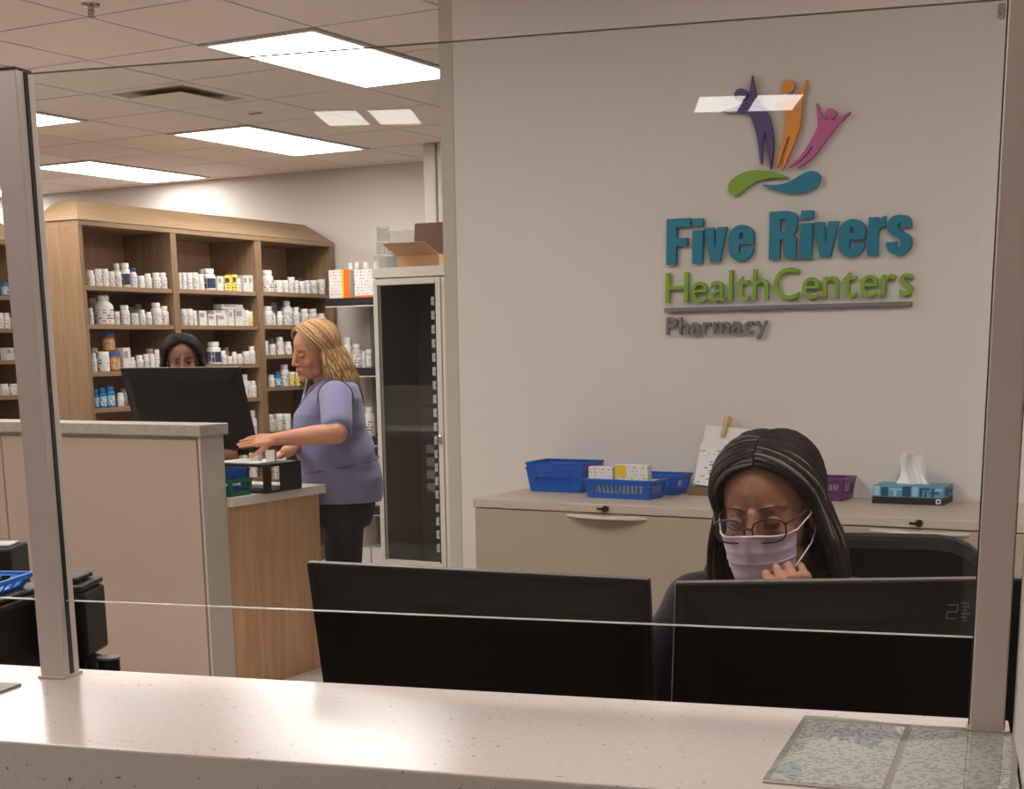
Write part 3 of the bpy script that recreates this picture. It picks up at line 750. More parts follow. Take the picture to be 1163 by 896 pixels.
G['s'] = (0.45, [[(0.0, 0.245), (0.0, 0.20)]+arc(0.225, 0.215, 0.225, 0.23, 190, 350, 12)+[(0.45, 0.22), (0.445, 0.29), (0.42, 0.345), (0.37, 0.39), (0.28, 0.44), (0.215, 0.485), (0.195, 0.52), (0.195, 0.56), (0.21, 0.60), (0.235, 0.60), (0.252, 0.565), (0.255, 0.515), (0.435, 0.515), (0.43, 0.60), (0.40, 0.68), (0.34, 0.735), (0.225, 0.755), (0.12, 0.74), (0.05, 0.69), (0.018, 0.61), (0.018, 0.52), (0.035, 0.445), (0.085, 0.385), (0.17, 0.33), (0.235, 0.29), (0.26, 0.25), (0.262, 0.20), (0.25, 0.145), (0.225, 0.13), (0.20, 0.145), (0.188, 0.19), (0.186, 0.245)]])
def place_word(word, spans, m_, capb, xht):
    """spans: (x0, x1, baseline y, top y) of each letter in pixels of the photograph, placed on the wall plane"""
    for ch, (x0, x1, yb, yt_) in zip(word, spans):
        wd_, polys = G[ch]
        A_ = wall_pt(x0, yb); B_ = wall_pt(x1, yb); C_ = wall_pt(x0, yt_)
        topu = 1.0 if ch in 'FRi' else (XH+0.015)
        out = []
        for poly in polys:
            out.append([(A_[0]+(B_[0]-A_[0])*x/wd_, base_z+(C_[1]-A_[1])*(z/topu)) for x, z in poly] if False else
                       [(A_[0]+(B_[0]-A_[0])*x/wd_, A_[1]+(C_[1]-A_[1])*(z/topu)) for x, z in poly])
        plaque('letter', out, m_, 0.014)
def cspan(items): 
    s_ = 330.0/896.0
    return [(730+x0*s_, 730+x1*s_, 70+yb*s_, 70+yt_*s_) for (x0, x1, yb, yt_) in items]
place_word('FiveRivers', cspan([(72, 144, 627, 486), (152, 183, 622, 484), (187, 257, 618, 511), (264, 340, 614, 505), (388, 474, 610, 463), (484, 520, 608, 460), (524, 600, 604, 493), (602, 683, 602, 487), (692, 745, 598, 478), (748, 828, 596, 474)]), L_teal, 1, XH)
# ---- light lettering from the built-in typeface, one mesh per letter
def text_letters(word, px0, px1, yb0, yb1, ytop0, m_, offset, th=0.012, space=1.0):
    A_ = wall_pt(px0, yb0); B_ = wall_pt(px1, yb1); C_ = wall_pt(px0, ytop0)
    me_list = []; x = 0.0
    dg = None
    adv = []
    for ch in word:
        def build(s_):
            cu = bpy.data.curves.new('txt', 'FONT'); cu.body = s_; cu.size = 1.0; cu.offset = offset; cu.extrude = 0.02; cu.resolution_u = 4
            o = bpy.data.objects.new('txt', cu); COL.objects.link(o)
            bpy.context.view_layer.update()
            d_ = bpy.context.evaluated_depsgraph_get(); me = bpy.data.meshes.new_from_object(o.evaluated_get(d_))
            bpy.data.objects.remove(o, do_unlink=True); return me
        me = build(ch)
        co = np.zeros(len(me.vertices)*3); me.vertices.foreach_get('co', co); co = co.reshape(-1, 3)
        me_list.append((me, co)); adv.append((co[:, 0].min(), co[:, 0].max()))
    gap = 0.085*space
    tot = sum(b-a for a, b in adv)+gap*(len(word)-1)
    caph = me_list[0][1][:, 1].max()
    sx = (B_[0]-A_[0])/tot; sz = (C_[1]-A_[1])/caph
    x = 0.0
    for (me, co), (a, b) in zip(me_list, adv):
        z0 = A_[1]+(B_[1]-A_[1])*(x/tot)
        nc = np.stack([A_[0]+(x+co[:, 0]-a)*sx, np.sign(co[:, 2])*(-th/2)*-1, z0+co[:, 1]*sz], 1)
        me.vertices.foreach_set('co', nc.ravel()); me.materials.clear(); me.materials.append(m_); me.update()
        bm = bmesh.new(); bm.from_mesh(me); bmesh.ops.recalc_face_normals(bm, faces=bm.faces); bm.to_mesh(me); bm.free()
        link('letter', me, LOGO, (0, SY+th/2-WY, 0))
        x += (b-a)+gap
sc_ = 330.0/896.0
text_letters('Health', 730+70*sc_, 730+386*sc_, 70+744*sc_, 70+733*sc_, 70+652*sc_, L_grn, 0.0)
text_letters('Centers', 730+402*sc_, 730+832*sc_, 70+734*sc_, 70+719*sc_, 70+636*sc_, L_grn, 0.0)
text_letters('Pharmacy', 730+72*sc_, 730+384*sc_, 70+843*sc_, 70+836*sc_, 70+788*sc_, L_gry, 0.006)
a0 = wall_pt(730+66*sc_, 70+766*sc_); a1 = wall_pt(730+828*sc_, 70+744*sc_)
plaque('rule_bar', [[(a0[0], a0[1]-0.005), (a1[0], a0[1]-0.005), (a1[0], a0[1]+0.006), (a0[0], a0[1]+0.006)]], L_gry, 0.016)
# stand-off pins joining the logo to the wall
# ================================================================== half wall and pharmacy counter
HX, HY, HZ = -4.131, 4.715, 1.20
t = thing('half_wall', 'beige panelled half wall with grey cap in front of the pharmacy counter', 'partition', (HX, HY, 0))
MB().box((-4.0, 0.012, 0), (-0.012, 0.148, HZ-0.0485)).obj('core', m_trim, t)
MB().box((-4.0, -0.018, HZ-0.048), (0.018, 0.165, HZ)).obj('cap', m_cap, t, bevel=0.004)
xj1 = float(at_y(6, 560, HY)[0])-HX
xj = [-0.018, xj1, 2*xj1, 3*xj1]
for k_ in range(3):
    MB().box((xj[k_+1]+0.010, 0.0, 0.02), (xj[k_]-0.006, 0.0118, HZ-0.066)).obj('panel', m_panel, t, bevel=0.001)
MB().box((-0.0118, -0.002, 0), (0.0, 0.15, HZ-0.0485)).obj('end_trim', m_trim, t, bevel=0.003)
t = thing('pharmacy_counter', 'wood sided counter with white top behind the half wall', 'counter', (HX, HY+0.151, 0))
MB().box((-3.0, 0.001, 0.0), (-0.018, 0.655, 0.838)).obj('cabinet_body', m_panel, t)
MB().box((-0.0175, 0.001, 0.0), (0.0, 0.66, 0.838)).obj('end_panel', m_wood_lit, t, bevel=0.001)
MB().box((-3.0, 0.001, 0.8385), (0.03, 0.68, 0.88)).obj('worktop', mat('white worktop', (214, 206, 197), 0.3, noise=0.02, nscale=40), t, bevel=0.003)
CZ = 0.8804
# tall monitor on it
Lm = at_t(136, 417.5, 6.85); Rm = at_t(271, 417.5, 6.58)
Lm[2] = Rm[2] = 1.427
monitor('desktop_monitor', 'black monitor standing behind the half wall before the dark haired woman', tuple(Lm), tuple(Rm), math.radians(17), 0.40, CZ, base_f=-0.08)
# black paper tray, green basket with a blue one, papers, little bottles
P = at_z(268, 553, CZ)
ty = HY+0.146+0.30
t = thing('letter_tray', 'black open desk tray on the white counter near her hands', 'tray', (HX-0.09, ty+0.02, CZ), 0.0)
MB().box((-0.17, -0.12, 0.0), (0.15, 0.14, 0.010)).obj('tray_floor', m_dk, t, bevel=0.002)
MB().box((-0.17, -0.12, 0.115), (0.15, 0.14, 0.128)).obj('tray_shelf', m_dk, t, bevel=0.002)
for x_ in (-0.17, 0.135):
    for y_ in (-0.12, 0.10):
        MB().box((x_, y_, 0.0102), (x_+0.015, y_+0.04, 0.1148)).obj('upright', m_dk, t)
MB().box((0.1502, -0.02, 0.005), (0.157, 0.12, 0.12)).obj('side_plate', m_dk, t)
tag(MB().box((-0.14, -0.1, 0), (0.10, 0.12, 0.004)).obj('paper_stack', m_white, loc=(HX-0.10, ty+0.01, CZ+0.1284), rot=(0, 0, 0.06)), 'flat white papers on the black desk tray', 'paper')
for n_, (dx_, dy_, sz_) in enumerate(((-0.005, 0.03, 0.05), (0.06, 0.06, 0.042))):
    carton(('crumpled white slip carton at the left of the desk tray', 'small white carton standing on the desk tray papers')[n_], (HX-0.09+dx_, ty+dy_, CZ+0.1326), 0.4*n_, sz_, 0.03, 0.035+0.012*n_, group='cartons on the desk tray')
b_ = thing('storage_basket', 'green plastic basket on the white counter beside the half wall end', 'basket', (HX-0.045, HY+0.146+0.085, CZ), 0.0)
basket_parts(b_, 0.125, 0.15, 0.075, m_green, slots=8, slot_h=0.5)
b_ = thing('storage_basket', 'deep blue basket standing inside the green one on the counter', 'basket', (HX-0.05, HY+0.146+0.09, CZ+0.0032), 0.0)
basket_parts(b_, 0.098, 0.12, 0.115, m_blue2, slots=6, slot_h=0.4)

# ================================================================== bottles
m_bw = mat('bottle white', (226, 221, 216), 0.4)
m_cw = mat('cap white', (234, 231, 227), 0.45)
def bottle_mesh(kind):
    # unit bottle: diameter 1 (radius .5), height 1
    if kind == 'round':  body = [(0.44, 0), (0.5, 0.03), (0.5, 0.66), (0.47, 0.72), (0.36, 0.77), (0.36, 0.80)]
    elif kind == 'jug':  body = [(0.46, 0), (0.5, 0.03), (0.5, 0.60), (0.46, 0.70), (0.30, 0.79), (0.27, 0.83)]
    elif kind == 'jar':  body = [(0.46, 0), (0.5, 0.03), (0.5, 0.74), (0.47, 0.79), (0.46, 0.80)]
    else:                body = [(0.46, 0), (0.5, 0.03), (0.5, 0.70), (0.44, 0.76), (0.42, 0.80)]
    return body
CAPR = {'round': 0.40, 'jug': 0.31, 'jar': 0.49, 'slim': 0.46}
CAPZ = {'round': 0.80, 'jug': 0.83, 'jar': 0.80, 'slim': 0.79}
BM = {}
def bmesh_for(kind, m_):
    key = (kind, m_.name)
    if key not in BM: BM[key] = MB().lathe(bottle_mesh(kind), 14).mesh('pill_bottle', m_, 50)
    return BM[key]
def cap_for(kind, m_):
    key = ('cap', kind, m_.name)
    if key not in BM:
        r, z = CAPR[kind], CAPZ[kind]
        BM[key] = MB().lathe([(r*0.96, z), (r, z+0.01), (r, 0.975), (r*0.94, 1.0)], 14).mesh('cap', m_, 50)
    return BM[key]
def label_for(kind, m_):
    key = ('label', kind, m_.name)
    if key not in BM:
        n = 10; vs_ = []; fs_ = []
        z0, z1 = 0.10, (0.56 if kind != 'jar' else 0.68)
        for k_ in range(n+1):
            a = math.radians(-150+300*k_/n)
            for r in (0.503, 0.512):
                for z in (z0, z1): vs_.append((r*math.cos(a), r*math.sin(a), z))
        for k_ in range(n):
            o, q = 4*k_, 4*k_+4
            fs_ += [(o+2, q+2, q+3, o+3), (o, o+1, q+1, q), (o+1, o+3, q+3, q+1), (o, q, q+2, o+2)]
        BM[key] = MB().add(vs_, fs_).mesh('label_wrap', m_, 50)
    return BM[key]
LP = [print_mat('label print a', (232, 229, 224), (70, 68, 74), 7.0, 0.5, 5.0), print_mat('label print b', (228, 224, 220), (120, 92, 84), 5.0, 0.52, 4.0),
      print_mat('label print c', (236, 233, 229), (96, 100, 112), 9.0, 0.48, 6.0), print_mat('label print d', (222, 219, 216), (40, 42, 50), 4.0, 0.55, 3.0)]
L_navy = print_mat('label print navy', (46, 52, 84), (220, 220, 226), 4.0, 0.6, 3.0)
L_yelp = print_mat('label print yellow', (226, 208, 110), (60, 56, 40), 6.0, 0.55, 4.0)
L_bluep = print_mat('label print blue', (196, 216, 228), (40, 90, 150), 5.0, 0.5, 4.0)
COLS = {'w': (m_bw, m_cw, None, 'white'), 'n': (m_bw, m_cw, L_navy, 'white navy-labelled'),
        'b': (m_bw, mat('cap blue', (40, 72, 132), 0.4), None, 'white blue-capped'), 'g': (m_bw, mat('cap green', (52, 78, 58), 0.4), None, 'white green-capped'),
        'B': (mat('bottle blue', (30, 120, 178), 0.35), mat('cap bright blue', (24, 108, 176), 0.4), L_bluep, 'bright blue'),
        'a': (mat('bottle amber', (186, 92, 34), 0.25), mat('cap royal blue', (40, 84, 156), 0.4), print_mat('label print cream', (212, 178, 132), (90, 74, 58), 6.0, 0.52, 5.0), 'amber blue-capped'),
        'y': (mat('bottle cream', (222, 208, 150), 0.4), m_cw, L_yelp, 'yellow-labelled'), 'c': (mat('bottle clear grey', (188, 184, 180), 0.25), m_cw, None, 'greyish white')}
rb = random.Random(11)
def bottle(label, kind, colr, loc, dia, h, rz, group, lean=0.0):
    mb_, mc_, ml_, _ = COLS[colr]
    o = link('pill_bottle', bmesh_for(kind, mb_), None, loc, (lean, 0, rz), (dia, dia, h))
    tag(o, label, 'bottle', group)
    link('cap', cap_for(kind, mc_), o); link('label_wrap', label_for(kind, ml_ or rb.choice(LP)), o)
    return o
def sbox(label, loc, rz, L, W, Hh, group, m_=None, edge=None):
    t = thing('medicine_carton', label, 'box', loc, rz, group)
    MB().box((-L/2, -W/2, 0), (L/2, W/2, Hh)).obj('carton_body', m_ or m_card, t)
    # printed face toward +x (the aisle)
    MB().box((L/2+0.0001, -W/2+W*0.08, Hh*0.55), (L/2+0.0007, W/2-W*0.35, Hh*0.85)).obj('printed_band', edge or mat('carton grey print', (150, 148, 150), 0.5), t)
    return t

# ================================================================== bookcases
BX = -6.29; BD = 0.40
def bookcase(label, x, y0, y1, divs, rows, ztop=2.215, hip=True):
    """front at x facing +x; divs = [(ya, yb)...] front edges of uprights; rows = per bay shelf-top heights"""
    t = thing('bookcase', label, 'bookcase', (x, y0, 0), 0, 'tall maple bookcases')
    for k_, (a, b) in enumerate(divs):
        nm = 'side_panel' if k_ in (0, len(divs)-1) else 'divider'
        MB().box((-BD, a-y0, 0.0), (0, b-y0, ztop)).obj(nm, m_wood, t, bevel=0.001)
    MB().box((-BD, divs[0][1]-y0+0.0005, 0.0), (-BD+0.012, divs[-1][0]-y0-0.0005, ztop)).obj('back_panel', m_wood_lifted, t)
    for k_, hs in enumerate(rows):
        a, b = divs[k_][1]-y0+0.0008, divs[k_+1][0]-y0-0.0008
        for z in hs:
            MB().box((-BD+0.0125, a, z-0.026), (-0.008, b, z)).obj('shelf', m_woodx, t, bevel=0.001)
        MB().box((-BD+0.0125, a, 0.0), (-0.02, b, 0.10)).obj('plinth', m_wood, t)
    MB().box((-BD, 0, ztop+0.0005), (0.004, y1-y0, ztop+0.03)).obj('top_rail', m_woodx, t, bevel=0.001)
    # sloped crown, hipped at the near end
    z0, z1 = ztop+0.0305, ztop+0.165; ins = 0.24; L = y1-y0
    e = 0.008
    v = [(e, -e, z0), (e, L, z0), (-BD, L, z0), (-BD, -e, z0), (-ins, ins, z1), (-ins, L, z1), (-BD, L, z1), (-BD, ins, z1)]
    MB().add(v, [(0,3,2,1), (4,5,6,7), (0,1,5,4), (1,2,6,5), (2,3,7,6), (3,0,4,7)]).obj('crown', m_woodx, t)
    return t
def yy(px, py): return float(at_x(px, py, BX)[1])
divs = [(6.252, 6.283), (7.012, 7.064), (7.825, 7.888), (8.66, 8.70)]
rows = [[1.882, 1.664, 1.392, 1.182, 0.93, 0.66, 0.38], [1.884, 1.664, 1.417, 1.195, 0.905, 0.66, 0.38], [1.888, 1.670, 1.471, 1.257, 0.957, 0.626, 0.34]]
bookcase('tall maple bookcase with three bays of medicine bottles', BX, 6.252, 8.70, divs, rows)
BAYN = ('left', 'middle', 'right'); ROWN = ('top', 'second', 'third', 'fourth', 'fifth', 'sixth')
def fill(bay, row, items, case='bookcase'):
    """items: (px left, px right, py top, kind, colour[, set-back]); front of the shelf is the base line"""
    z = rows[bay][row]; cnt = {}
    front = [it for it in items]
    nameid = 0
    placed = []
    order = list(enumerate(sorted(items, key=lambda q_: q_[0]+q_[1])))
    for n_, it in [q_ for q_ in order if len(q_[1]) < 6]+[q_ for q_ in order if len(q_[1]) > 5]:   # front row first
        x0, x1, yt_, kind, colr = it[:5]; back = it[5] if len(it) > 5 else 0
        xc = (x0+x1)/2
        d_ = BX-0.045-0.115*back
        pa = at_x(x0, yt_, d_); pb = at_x(x1, yt_, d_); dia = float(pb[1]-pa[1])*0.86
        X = d_-dia/2+0.02 if not back else d_-0.03
        pc = at_x(xc, yt_, X); h = float(pc[2])-z
        h = max(0.05, min(h, 0.30))
        # the base sits on the shelf, further items behind
        Y = float(pc[1])
        Y = min(max(Y, divs[bay][1]+dia/2+0.004), divs[bay+1][0]-dia/2-0.004)
        for _k in range(8):                                   # keep neighbours from touching
            hit = [q_ for q_ in placed if math.hypot(q_[0]-X, q_[1]-Y) < q_[2]+dia/2+0.001]
            if not hit: break
            if back and X-dia/2-0.02 > BX-BD+0.02: X -= 0.02
            else: dia *= 0.94
        placed.append((X, Y, dia/2))
        pos = '%s from the left on the %s shelf, %s bookcase bay' % (ORD[n_], ROWN[row], BAYN[bay])
        grp = 'items on the %s shelf of the %s bay' % (ROWN[row], BAYN[bay])
        if kind == 'box':
            sbox('medicine carton, '+pos, (X-0.01, Y, z+0.0005), 0.0, 0.06, dia*1.03, h, grp, m_=(L_yelp if colr == 'y' else None), edge=(mat('carton dark print', (60, 56, 50), 0.5) if colr == 'y' else None))
        else:
            bottle('%s bottle, %s' % (COLS[colr][3], pos), kind, colr, (X, Y, z+0.0005), dia, h, rb.uniform(-0.5, 0.5), grp)
R, J, JR, S = 'round', 'jug', 'jar', 'slim'
fill(0, 0, [(97, 106, 307, R, 'w'), (107, 114.4, 305.7, JR, 'w'), (114.6, 122, 305.7, JR, 'w'), (123, 129, 308.5, JR, 'w'), (129.2, 136.6, 309, JR, 'w'), (128, 135.5, 299.5, R, 'w', 1), (136.8, 146, 299, R, 'n'), (146.6, 154, 304.5, R, 'b'), (155, 163, 313.5, JR, 'w'), (163.8, 171, 311, R, 'w'), (172.5, 180.5, 310, R, 'w'), (181.5, 190, 310, R, 'w')])
fill(0, 1, [(99.5, 105, 349.7, R, 'w'), (100, 109, 338.6, R, 'c', 1), (106.7, 125.7, 335.8, J, 'w'), (128.5, 135.7, 354, JR, 'w'), (136.3, 145.6, 347, R, 'w'), (148, 155.8, 352.5, JR, 'g'), (157, 164, 352, R, 'w'), (165, 171.4, 354.5, R, 'w'), (166, 173, 346, R, 'w', 1.7), (171.8, 181.2, 344, R, 'w'), (180, 186, 349, S, 'w', 1.7), (185, 195, 348, R, 'w')])
fill(0, 2, [(102.5, 108.6, 401, R, 'w'), (103, 111, 395, R, 'c', 1), (109.5, 122.3, 399.5, JR, 'w'), (123, 134.4, 400, JR, 'a'), (136, 145.6, 395, 'box', 'w'), (146.4, 153, 405.7, R, 'w'), (154, 161.4, 403.5, R, 'w'), (162.5, 168, 402, S, 'w'), (168.4, 174.6, 402, S, 'w'), (166, 174, 396, R, 'w', 1), (175, 180, 397, S, 'w')])
# second amber bottle standing on the first
d_ = BX-0.05; P = at_x(128, 400, d_); h0 = float(P[2])
bottle('amber bottle with blue cap stacked on top of another amber bottle', JR, 'a', (d_-0.03, float(at_x(127.6, 390, d_)[1]), h0+0.004), 0.072, float(at_x(128, 379, d_)[2])-h0, 0.2, 'amber bottles')
fill(0, 3, [(105.4, 110.6, 442.5, R, 'B'), (111, 119.4, 441, R, 'B'), (119.8, 129, 439, R, 'B'), (132.6, 139.6, 446, R, 'w'), (137, 143.5, 441, R, 'w', 1)])
fill(1, 0, [(201.8, 205.2, 310, S, 'w'), (205.6, 210.6, 310, JR, 'w'), (210.8, 217.2, 310, JR, 'w'), (217.5, 224, 310, JR, 'w'), (224.6, 230.5, 312, R, 'w'), (226, 233.5, 305.7, R, 'w', 1), (230.8, 242.2, 305.5, R, 'n'), (243.5, 251, 314, 'box', 'w'), (251.6, 260.4, 313.5, 'box', 'y'), (261, 267, 312, 'box', 'y'), (267.5, 272.6, 317, R, 'w'), (273.2, 279.4, 313, 'box', 'w'), (280.6, 286.2, 313, 'box', 'w')])
fill(1, 1, [(204.6, 211, 351, JR, 'w'), (211.2, 217.6, 351, JR, 'w'), (218, 222.4, 353, S, 'w'), (222.8, 232.2, 353, 'box', 'w'), (233.2, 243, 357, 'box', 'w'), (243.6, 255.6, 357, 'box', 'w'), (256.4, 263, 352, 'box', 'w'), (263.6, 275.8, 350.5, 'box', 'w'), (277, 282.6, 352.5, S, 'w'), (283, 288.6, 354, S, 'y')])
fill(1, 2, [(235.8, 248.2, 388.4, R, 'n'), (249.6, 256.4, 398.5, R, 'w'), (255.7, 262, 394.5, R, 'w', 1.7), (257, 263, 405.5, JR, 'w'), (263.4, 268.2, 399.6, R, 'w'), (268.4, 274.4, 401.8, R, 'w'), (268, 275, 394.5, R, 'w', 1.7), (275.8, 282.8, 399, JR, 'w'), (283.2, 289, 393.4, R, 'w')])
fill(1, 3, [(272.4, 280.4, 425.4, R, 'w'), (280.9, 285, 433, S, 'w'), (285.2, 292.2, 432.5, R, 'w')])
fill(1, 4, [(270, 279, 468, R, 'w'), (280, 292.4, 466, R, 'w')])
fill(1, 5, [(272, 280, 517, JR, 'w'), (281, 290, 519, JR, 'w')])
fill(2, 0, [(297.8, 308.2, 307.3, R, 'w'), (308.8, 312, 319, S, 'w'), (312.2, 320, 318.5, JR, 'w'), (320.6, 327, 318.5, R, 'w'), (327.4, 333.4, 315, JR, 'w'), (334, 338.8, 318.5, R, 'w'), (336, 343, 316, JR, 'b', 1), (339, 345.8, 319.6, JR, 'w'), (346.4, 351.8, 318.5, R, 'w'), (352.2, 359, 318.5, JR, 'w'), (361.2, 368, 317.4, JR, 'w')])
fill(2, 1, [(298.4, 308, 348, R, 'w'), (306, 314, 343.6, R, 'c', 1), (308.6, 313.4, 356, R, 'w'), (314.4, 320, 353.7, R, 'w'), (320.2, 330, 342, J, 'w'), (332, 339, 349, R, 'w'), (341, 349, 351, R, 'w'), (350.2, 358.6, 351, R, 'w'), (361, 368, 356, R, 'w')])
fill(2, 2, [(299.8, 304, 387.3, S, 'w'), (305, 311, 384.5, R, 'c', 1), (306, 312, 391, JR, 'w'), (313.2, 321, 383, R, 'w'), (323, 330, 388, R, 'w')])
fill(2, 3, [(305, 311, 425.8, R, 'w'), (311.4, 318, 422.4, R, 'B'), (318.2, 326.2, 414, R, 'w'), (326.8, 333.6, 422.4, JR, 'y'), (334.2, 341, 422.4, JR, 'y')])
fill(2, 4, [(304.4, 311, 471, R, 'w'), (312.4, 320.4, 470, JR, 'w'), (320.8, 329, 470, JR, 'w')])
fill(2, 5, [(308, 315, 518, R, 'w'), (316, 324, 520, JR, 'w')])
# upper cartons of the stack on the second shelf of the middle bay
zz = rows[1][1]
for (x0, x1, ya, yb_, lb) in ((243.6, 256, 351.6, 357, 'flat white carton stacked low in the carton pile, middle bay'), (252, 276, 344.8, 350.4, 'long white carton topping the carton pile, middle bay')):
    A_ = at_x(x0, yb_, BX-0.05); B_ = at_x(x1, yb_, BX-0.05); C_ = at_x(x1, ya, BX-0.05)
    sbox(lb, (BX-0.085, float((A_[1]+B_[1])/2), float(A_[2])-0.004), 0, 0.07, float(B_[1]-A_[1]), float(C_[2]-B_[2]), 'stacked cartons')
# second bookcase at the far left, seen beside the post
X2 = -7.62
rows2 = [1.875, 1.666, 1.462, 1.233, 0.95, 0.66]
divs2 = [(5.40, 5.43), (6.20, 6.25), (7.07, 7.105)]
_BX = BX
t2b = bookcase('second maple bookcase at the left edge, mostly hidden by the post', X2, 5.40, 7.105, divs2, [rows2, rows2], ztop=2.20)
def fill2(row, items):
    for n_, (x0, x1, yt_, kind, colr) in enumerate(items):
        z = rows2[row]; d2 = X2-0.06
        pa = at_x(x0, yt_, d2); pb = at_x(x1, yt_, d2); dia = float(pb[1]-pa[1])*0.9; pc = at_x((x0+x1)/2, yt_, d2)
        pos = '%s on the %s shelf of the far left bookcase' % (ORD[n_], ROWN[row])
        if kind == 'box': sbox('medicine carton, '+pos, (d2-0.02, float(pc[1]), z+0.0005), 0, 0.06, dia*1.1, float(pc[2])-z, 'items in the far left bookcase')
        else: bottle('%s bottle, %s' % (COLS[colr][3], pos), kind, colr, (d2-dia/2+0.03, float(pc[1]), z+0.0005), dia, max(0.05, float(pc[2])-z), rb.uniform(-0.5, 0.5), 'items in the far left bookcase')
fill2(0, [(1, 8.6, 321, JR, 'B')])
fill2(1, [(-4, 2.2, 355.5, JR, 'w'), (2.8, 9.8, 355.5, R, 'w'), (10.6, 16, 355.5, R, 'w')])
fill2(2, [(6, 12.8, 395, 'box', 'w'), (13.2, 20, 395, 'box', 'w')])
fill2(3, [(0, 9.4, 436, R, 'w'), (10.6, 20, 436, R, 'w')])

# ================================================================== wall shelving with black shelves
SHX0, SHX1, SHY = -6.08, -5.16, 8.30
t = thing('shelving_unit', 'pale metal shelving unit with black shelf edges against the back wall', 'shelving', (SHX0, SHY, 0))
SHZ = [1.845, 1.375, 0.905, 0.425]
m_shelf = mat('black shelf', (34, 29, 31), 0.5)
for z in SHZ:
    s_ = MB().box((0, 0, z-0.052), (SHX1-SHX0, 0.44, z)).obj('shelf', m_shelf, t, bevel=0.002)
    MB().box((0.0, -0.003, z-0.060), (SHX1-SHX0, 0.02, z-0.0525)).obj('shelf_lip', m_frame, s_)
for x_ in (0.045, SHX1-SHX0-0.07):
    MB().box((x_, 0.395, 0), (x_+0.045, 0.44, 1.80)).obj('upright', m_frame, t)
MB().box((0.1, 0.441, 0), (SHX1-SHX0-0.08, 0.446, 1.80)).obj('back_panel', m_back, t)
m_orange = mat('orange print', (226, 112, 40), 0.5)
def front_box(label, px0, px1, py0, Y, z, D, bands=(), m_=None):
    A_ = at_y(px0, py0, Y); B_ = at_y(px1, py0, Y)
    L = float(B_[0]-A_[0]); Hh = float(at_y((px0+px1)/2, py0, Y)[2])-z
    return carton(label, (float(A_[0]+B_[0])/2, Y+D/2, z+0.0006), 0, L, D, Hh, m_, bands, group='cartons on the black shelves')
cb = front_box('white carton with yellow and orange band at the top shelf left end', 373, 397, 306.5, SHY+0.05, SHZ[0], 0.16, ((0.60, 0.70, 0, 1, mat('carton yellow', (236, 196, 48), 0.5)), (0.70, 1.0, 0, 1, m_orange)))
front_box('white carton with orange base strip behind the orange banded one', 402, 432, 306, SHY+0.07, SHZ[0], 0.16, ((0, 1, 0, 0.08, m_orange),))
def front_bottle(label, px0, px1, py0, Y, z, kind, colr, group):
    A_ = at_y(px0, py0, Y); B_ = at_y(px1, py0, Y); dia = float(B_[0]-A_[0])
    return bottle(label, kind, colr, (float(A_[0]+B_[0])/2, Y, z+0.0006), dia, float(A_[2])-z, -1.2, group)
for n_, (a, b, c_) in enumerate(((395, 402, 299), (402.5, 409, 298), (412, 420, 298), (424, 431, 297))):
    front_bottle('tall white bottle, %s behind the cartons on the top black shelf' % ORD[n_], a, b, c_, SHY+0.32, SHZ[0], R, 'w', 'bottles on the black shelves')
for n_, (a, b, c_, kd, cl) in enumerate(((391, 399, 383.5, R, 'w'), (400, 410.5, 391, J, 'c'), (411, 415, 399, S, 'w'), (416, 422, 397, JR, 'c'))):
    front_bottle('pale container, %s on the second black shelf by her hair' % ORD[n_], a, b, c_, SHY+0.16, SHZ[1], kd, cl, 'bottles on the black shelves')
t = thing('clear_bin', 'clear plastic bin behind the containers on the second black shelf', 'bin', (-5.72, SHY+0.33, SHZ[1]+0.0006))
m_clear = mat('clear plastic', (250, 250, 250), 0.08, trans=0.92, ior=1.25)
def clear_bin(t, L, W, Hh):
    MB().box((-L/2, -W/2, 0), (L/2, W/2, 0.003)).obj('bin_floor', m_sheet, t)
    for (a_, b_) in (((-L/2, -W/2), (L/2, -W/2+0.003)), ((-L/2, W/2-0.003), (L/2, W/2)), ((-L/2, -W/2+0.003), (-L/2+0.003, W/2-0.003)), ((L/2-0.003, -W/2+0.003), (L/2, W/2-0.003))):
        MB().box((a_[0], a_[1], 0.0031), (b_[0], b_[1], Hh)).obj('bin_wall', m_sheet, t)
    MB().tube([(-L/2, -W/2, Hh), (L/2, -W/2, Hh), (L/2, W/2, Hh), (-L/2, W/2, Hh)], 0.003, 6, closed=True).obj('rim', m_frame, t)
clear_bin(t, 0.22, 0.12, 0.165)
for n_, (a, b, c_) in enumerate(((405, 412.5, 462.5), (413.5, 425, 462))):
    front_bottle('big white jug, %s on the third black shelf' % ('left one' if n_ == 0 else 'right one'), a, b, c_, SHY+0.14, SHZ[2], J, 'w', 'bottles on the black shelves')
front_box('pale carton on the lowest black shelf behind the blue shirt', 412, 431, 541, SHY+0.1, SHZ[3], 0.2)
for n_, (a, b) in enumerate(((409, 421), (422, 433))):
    front_box('white carton on the floor under the shelving, %s' % ('left one' if n_ == 0 else 'right one'), a, b, 622, SHY+0.06, 0.0, 0.25)

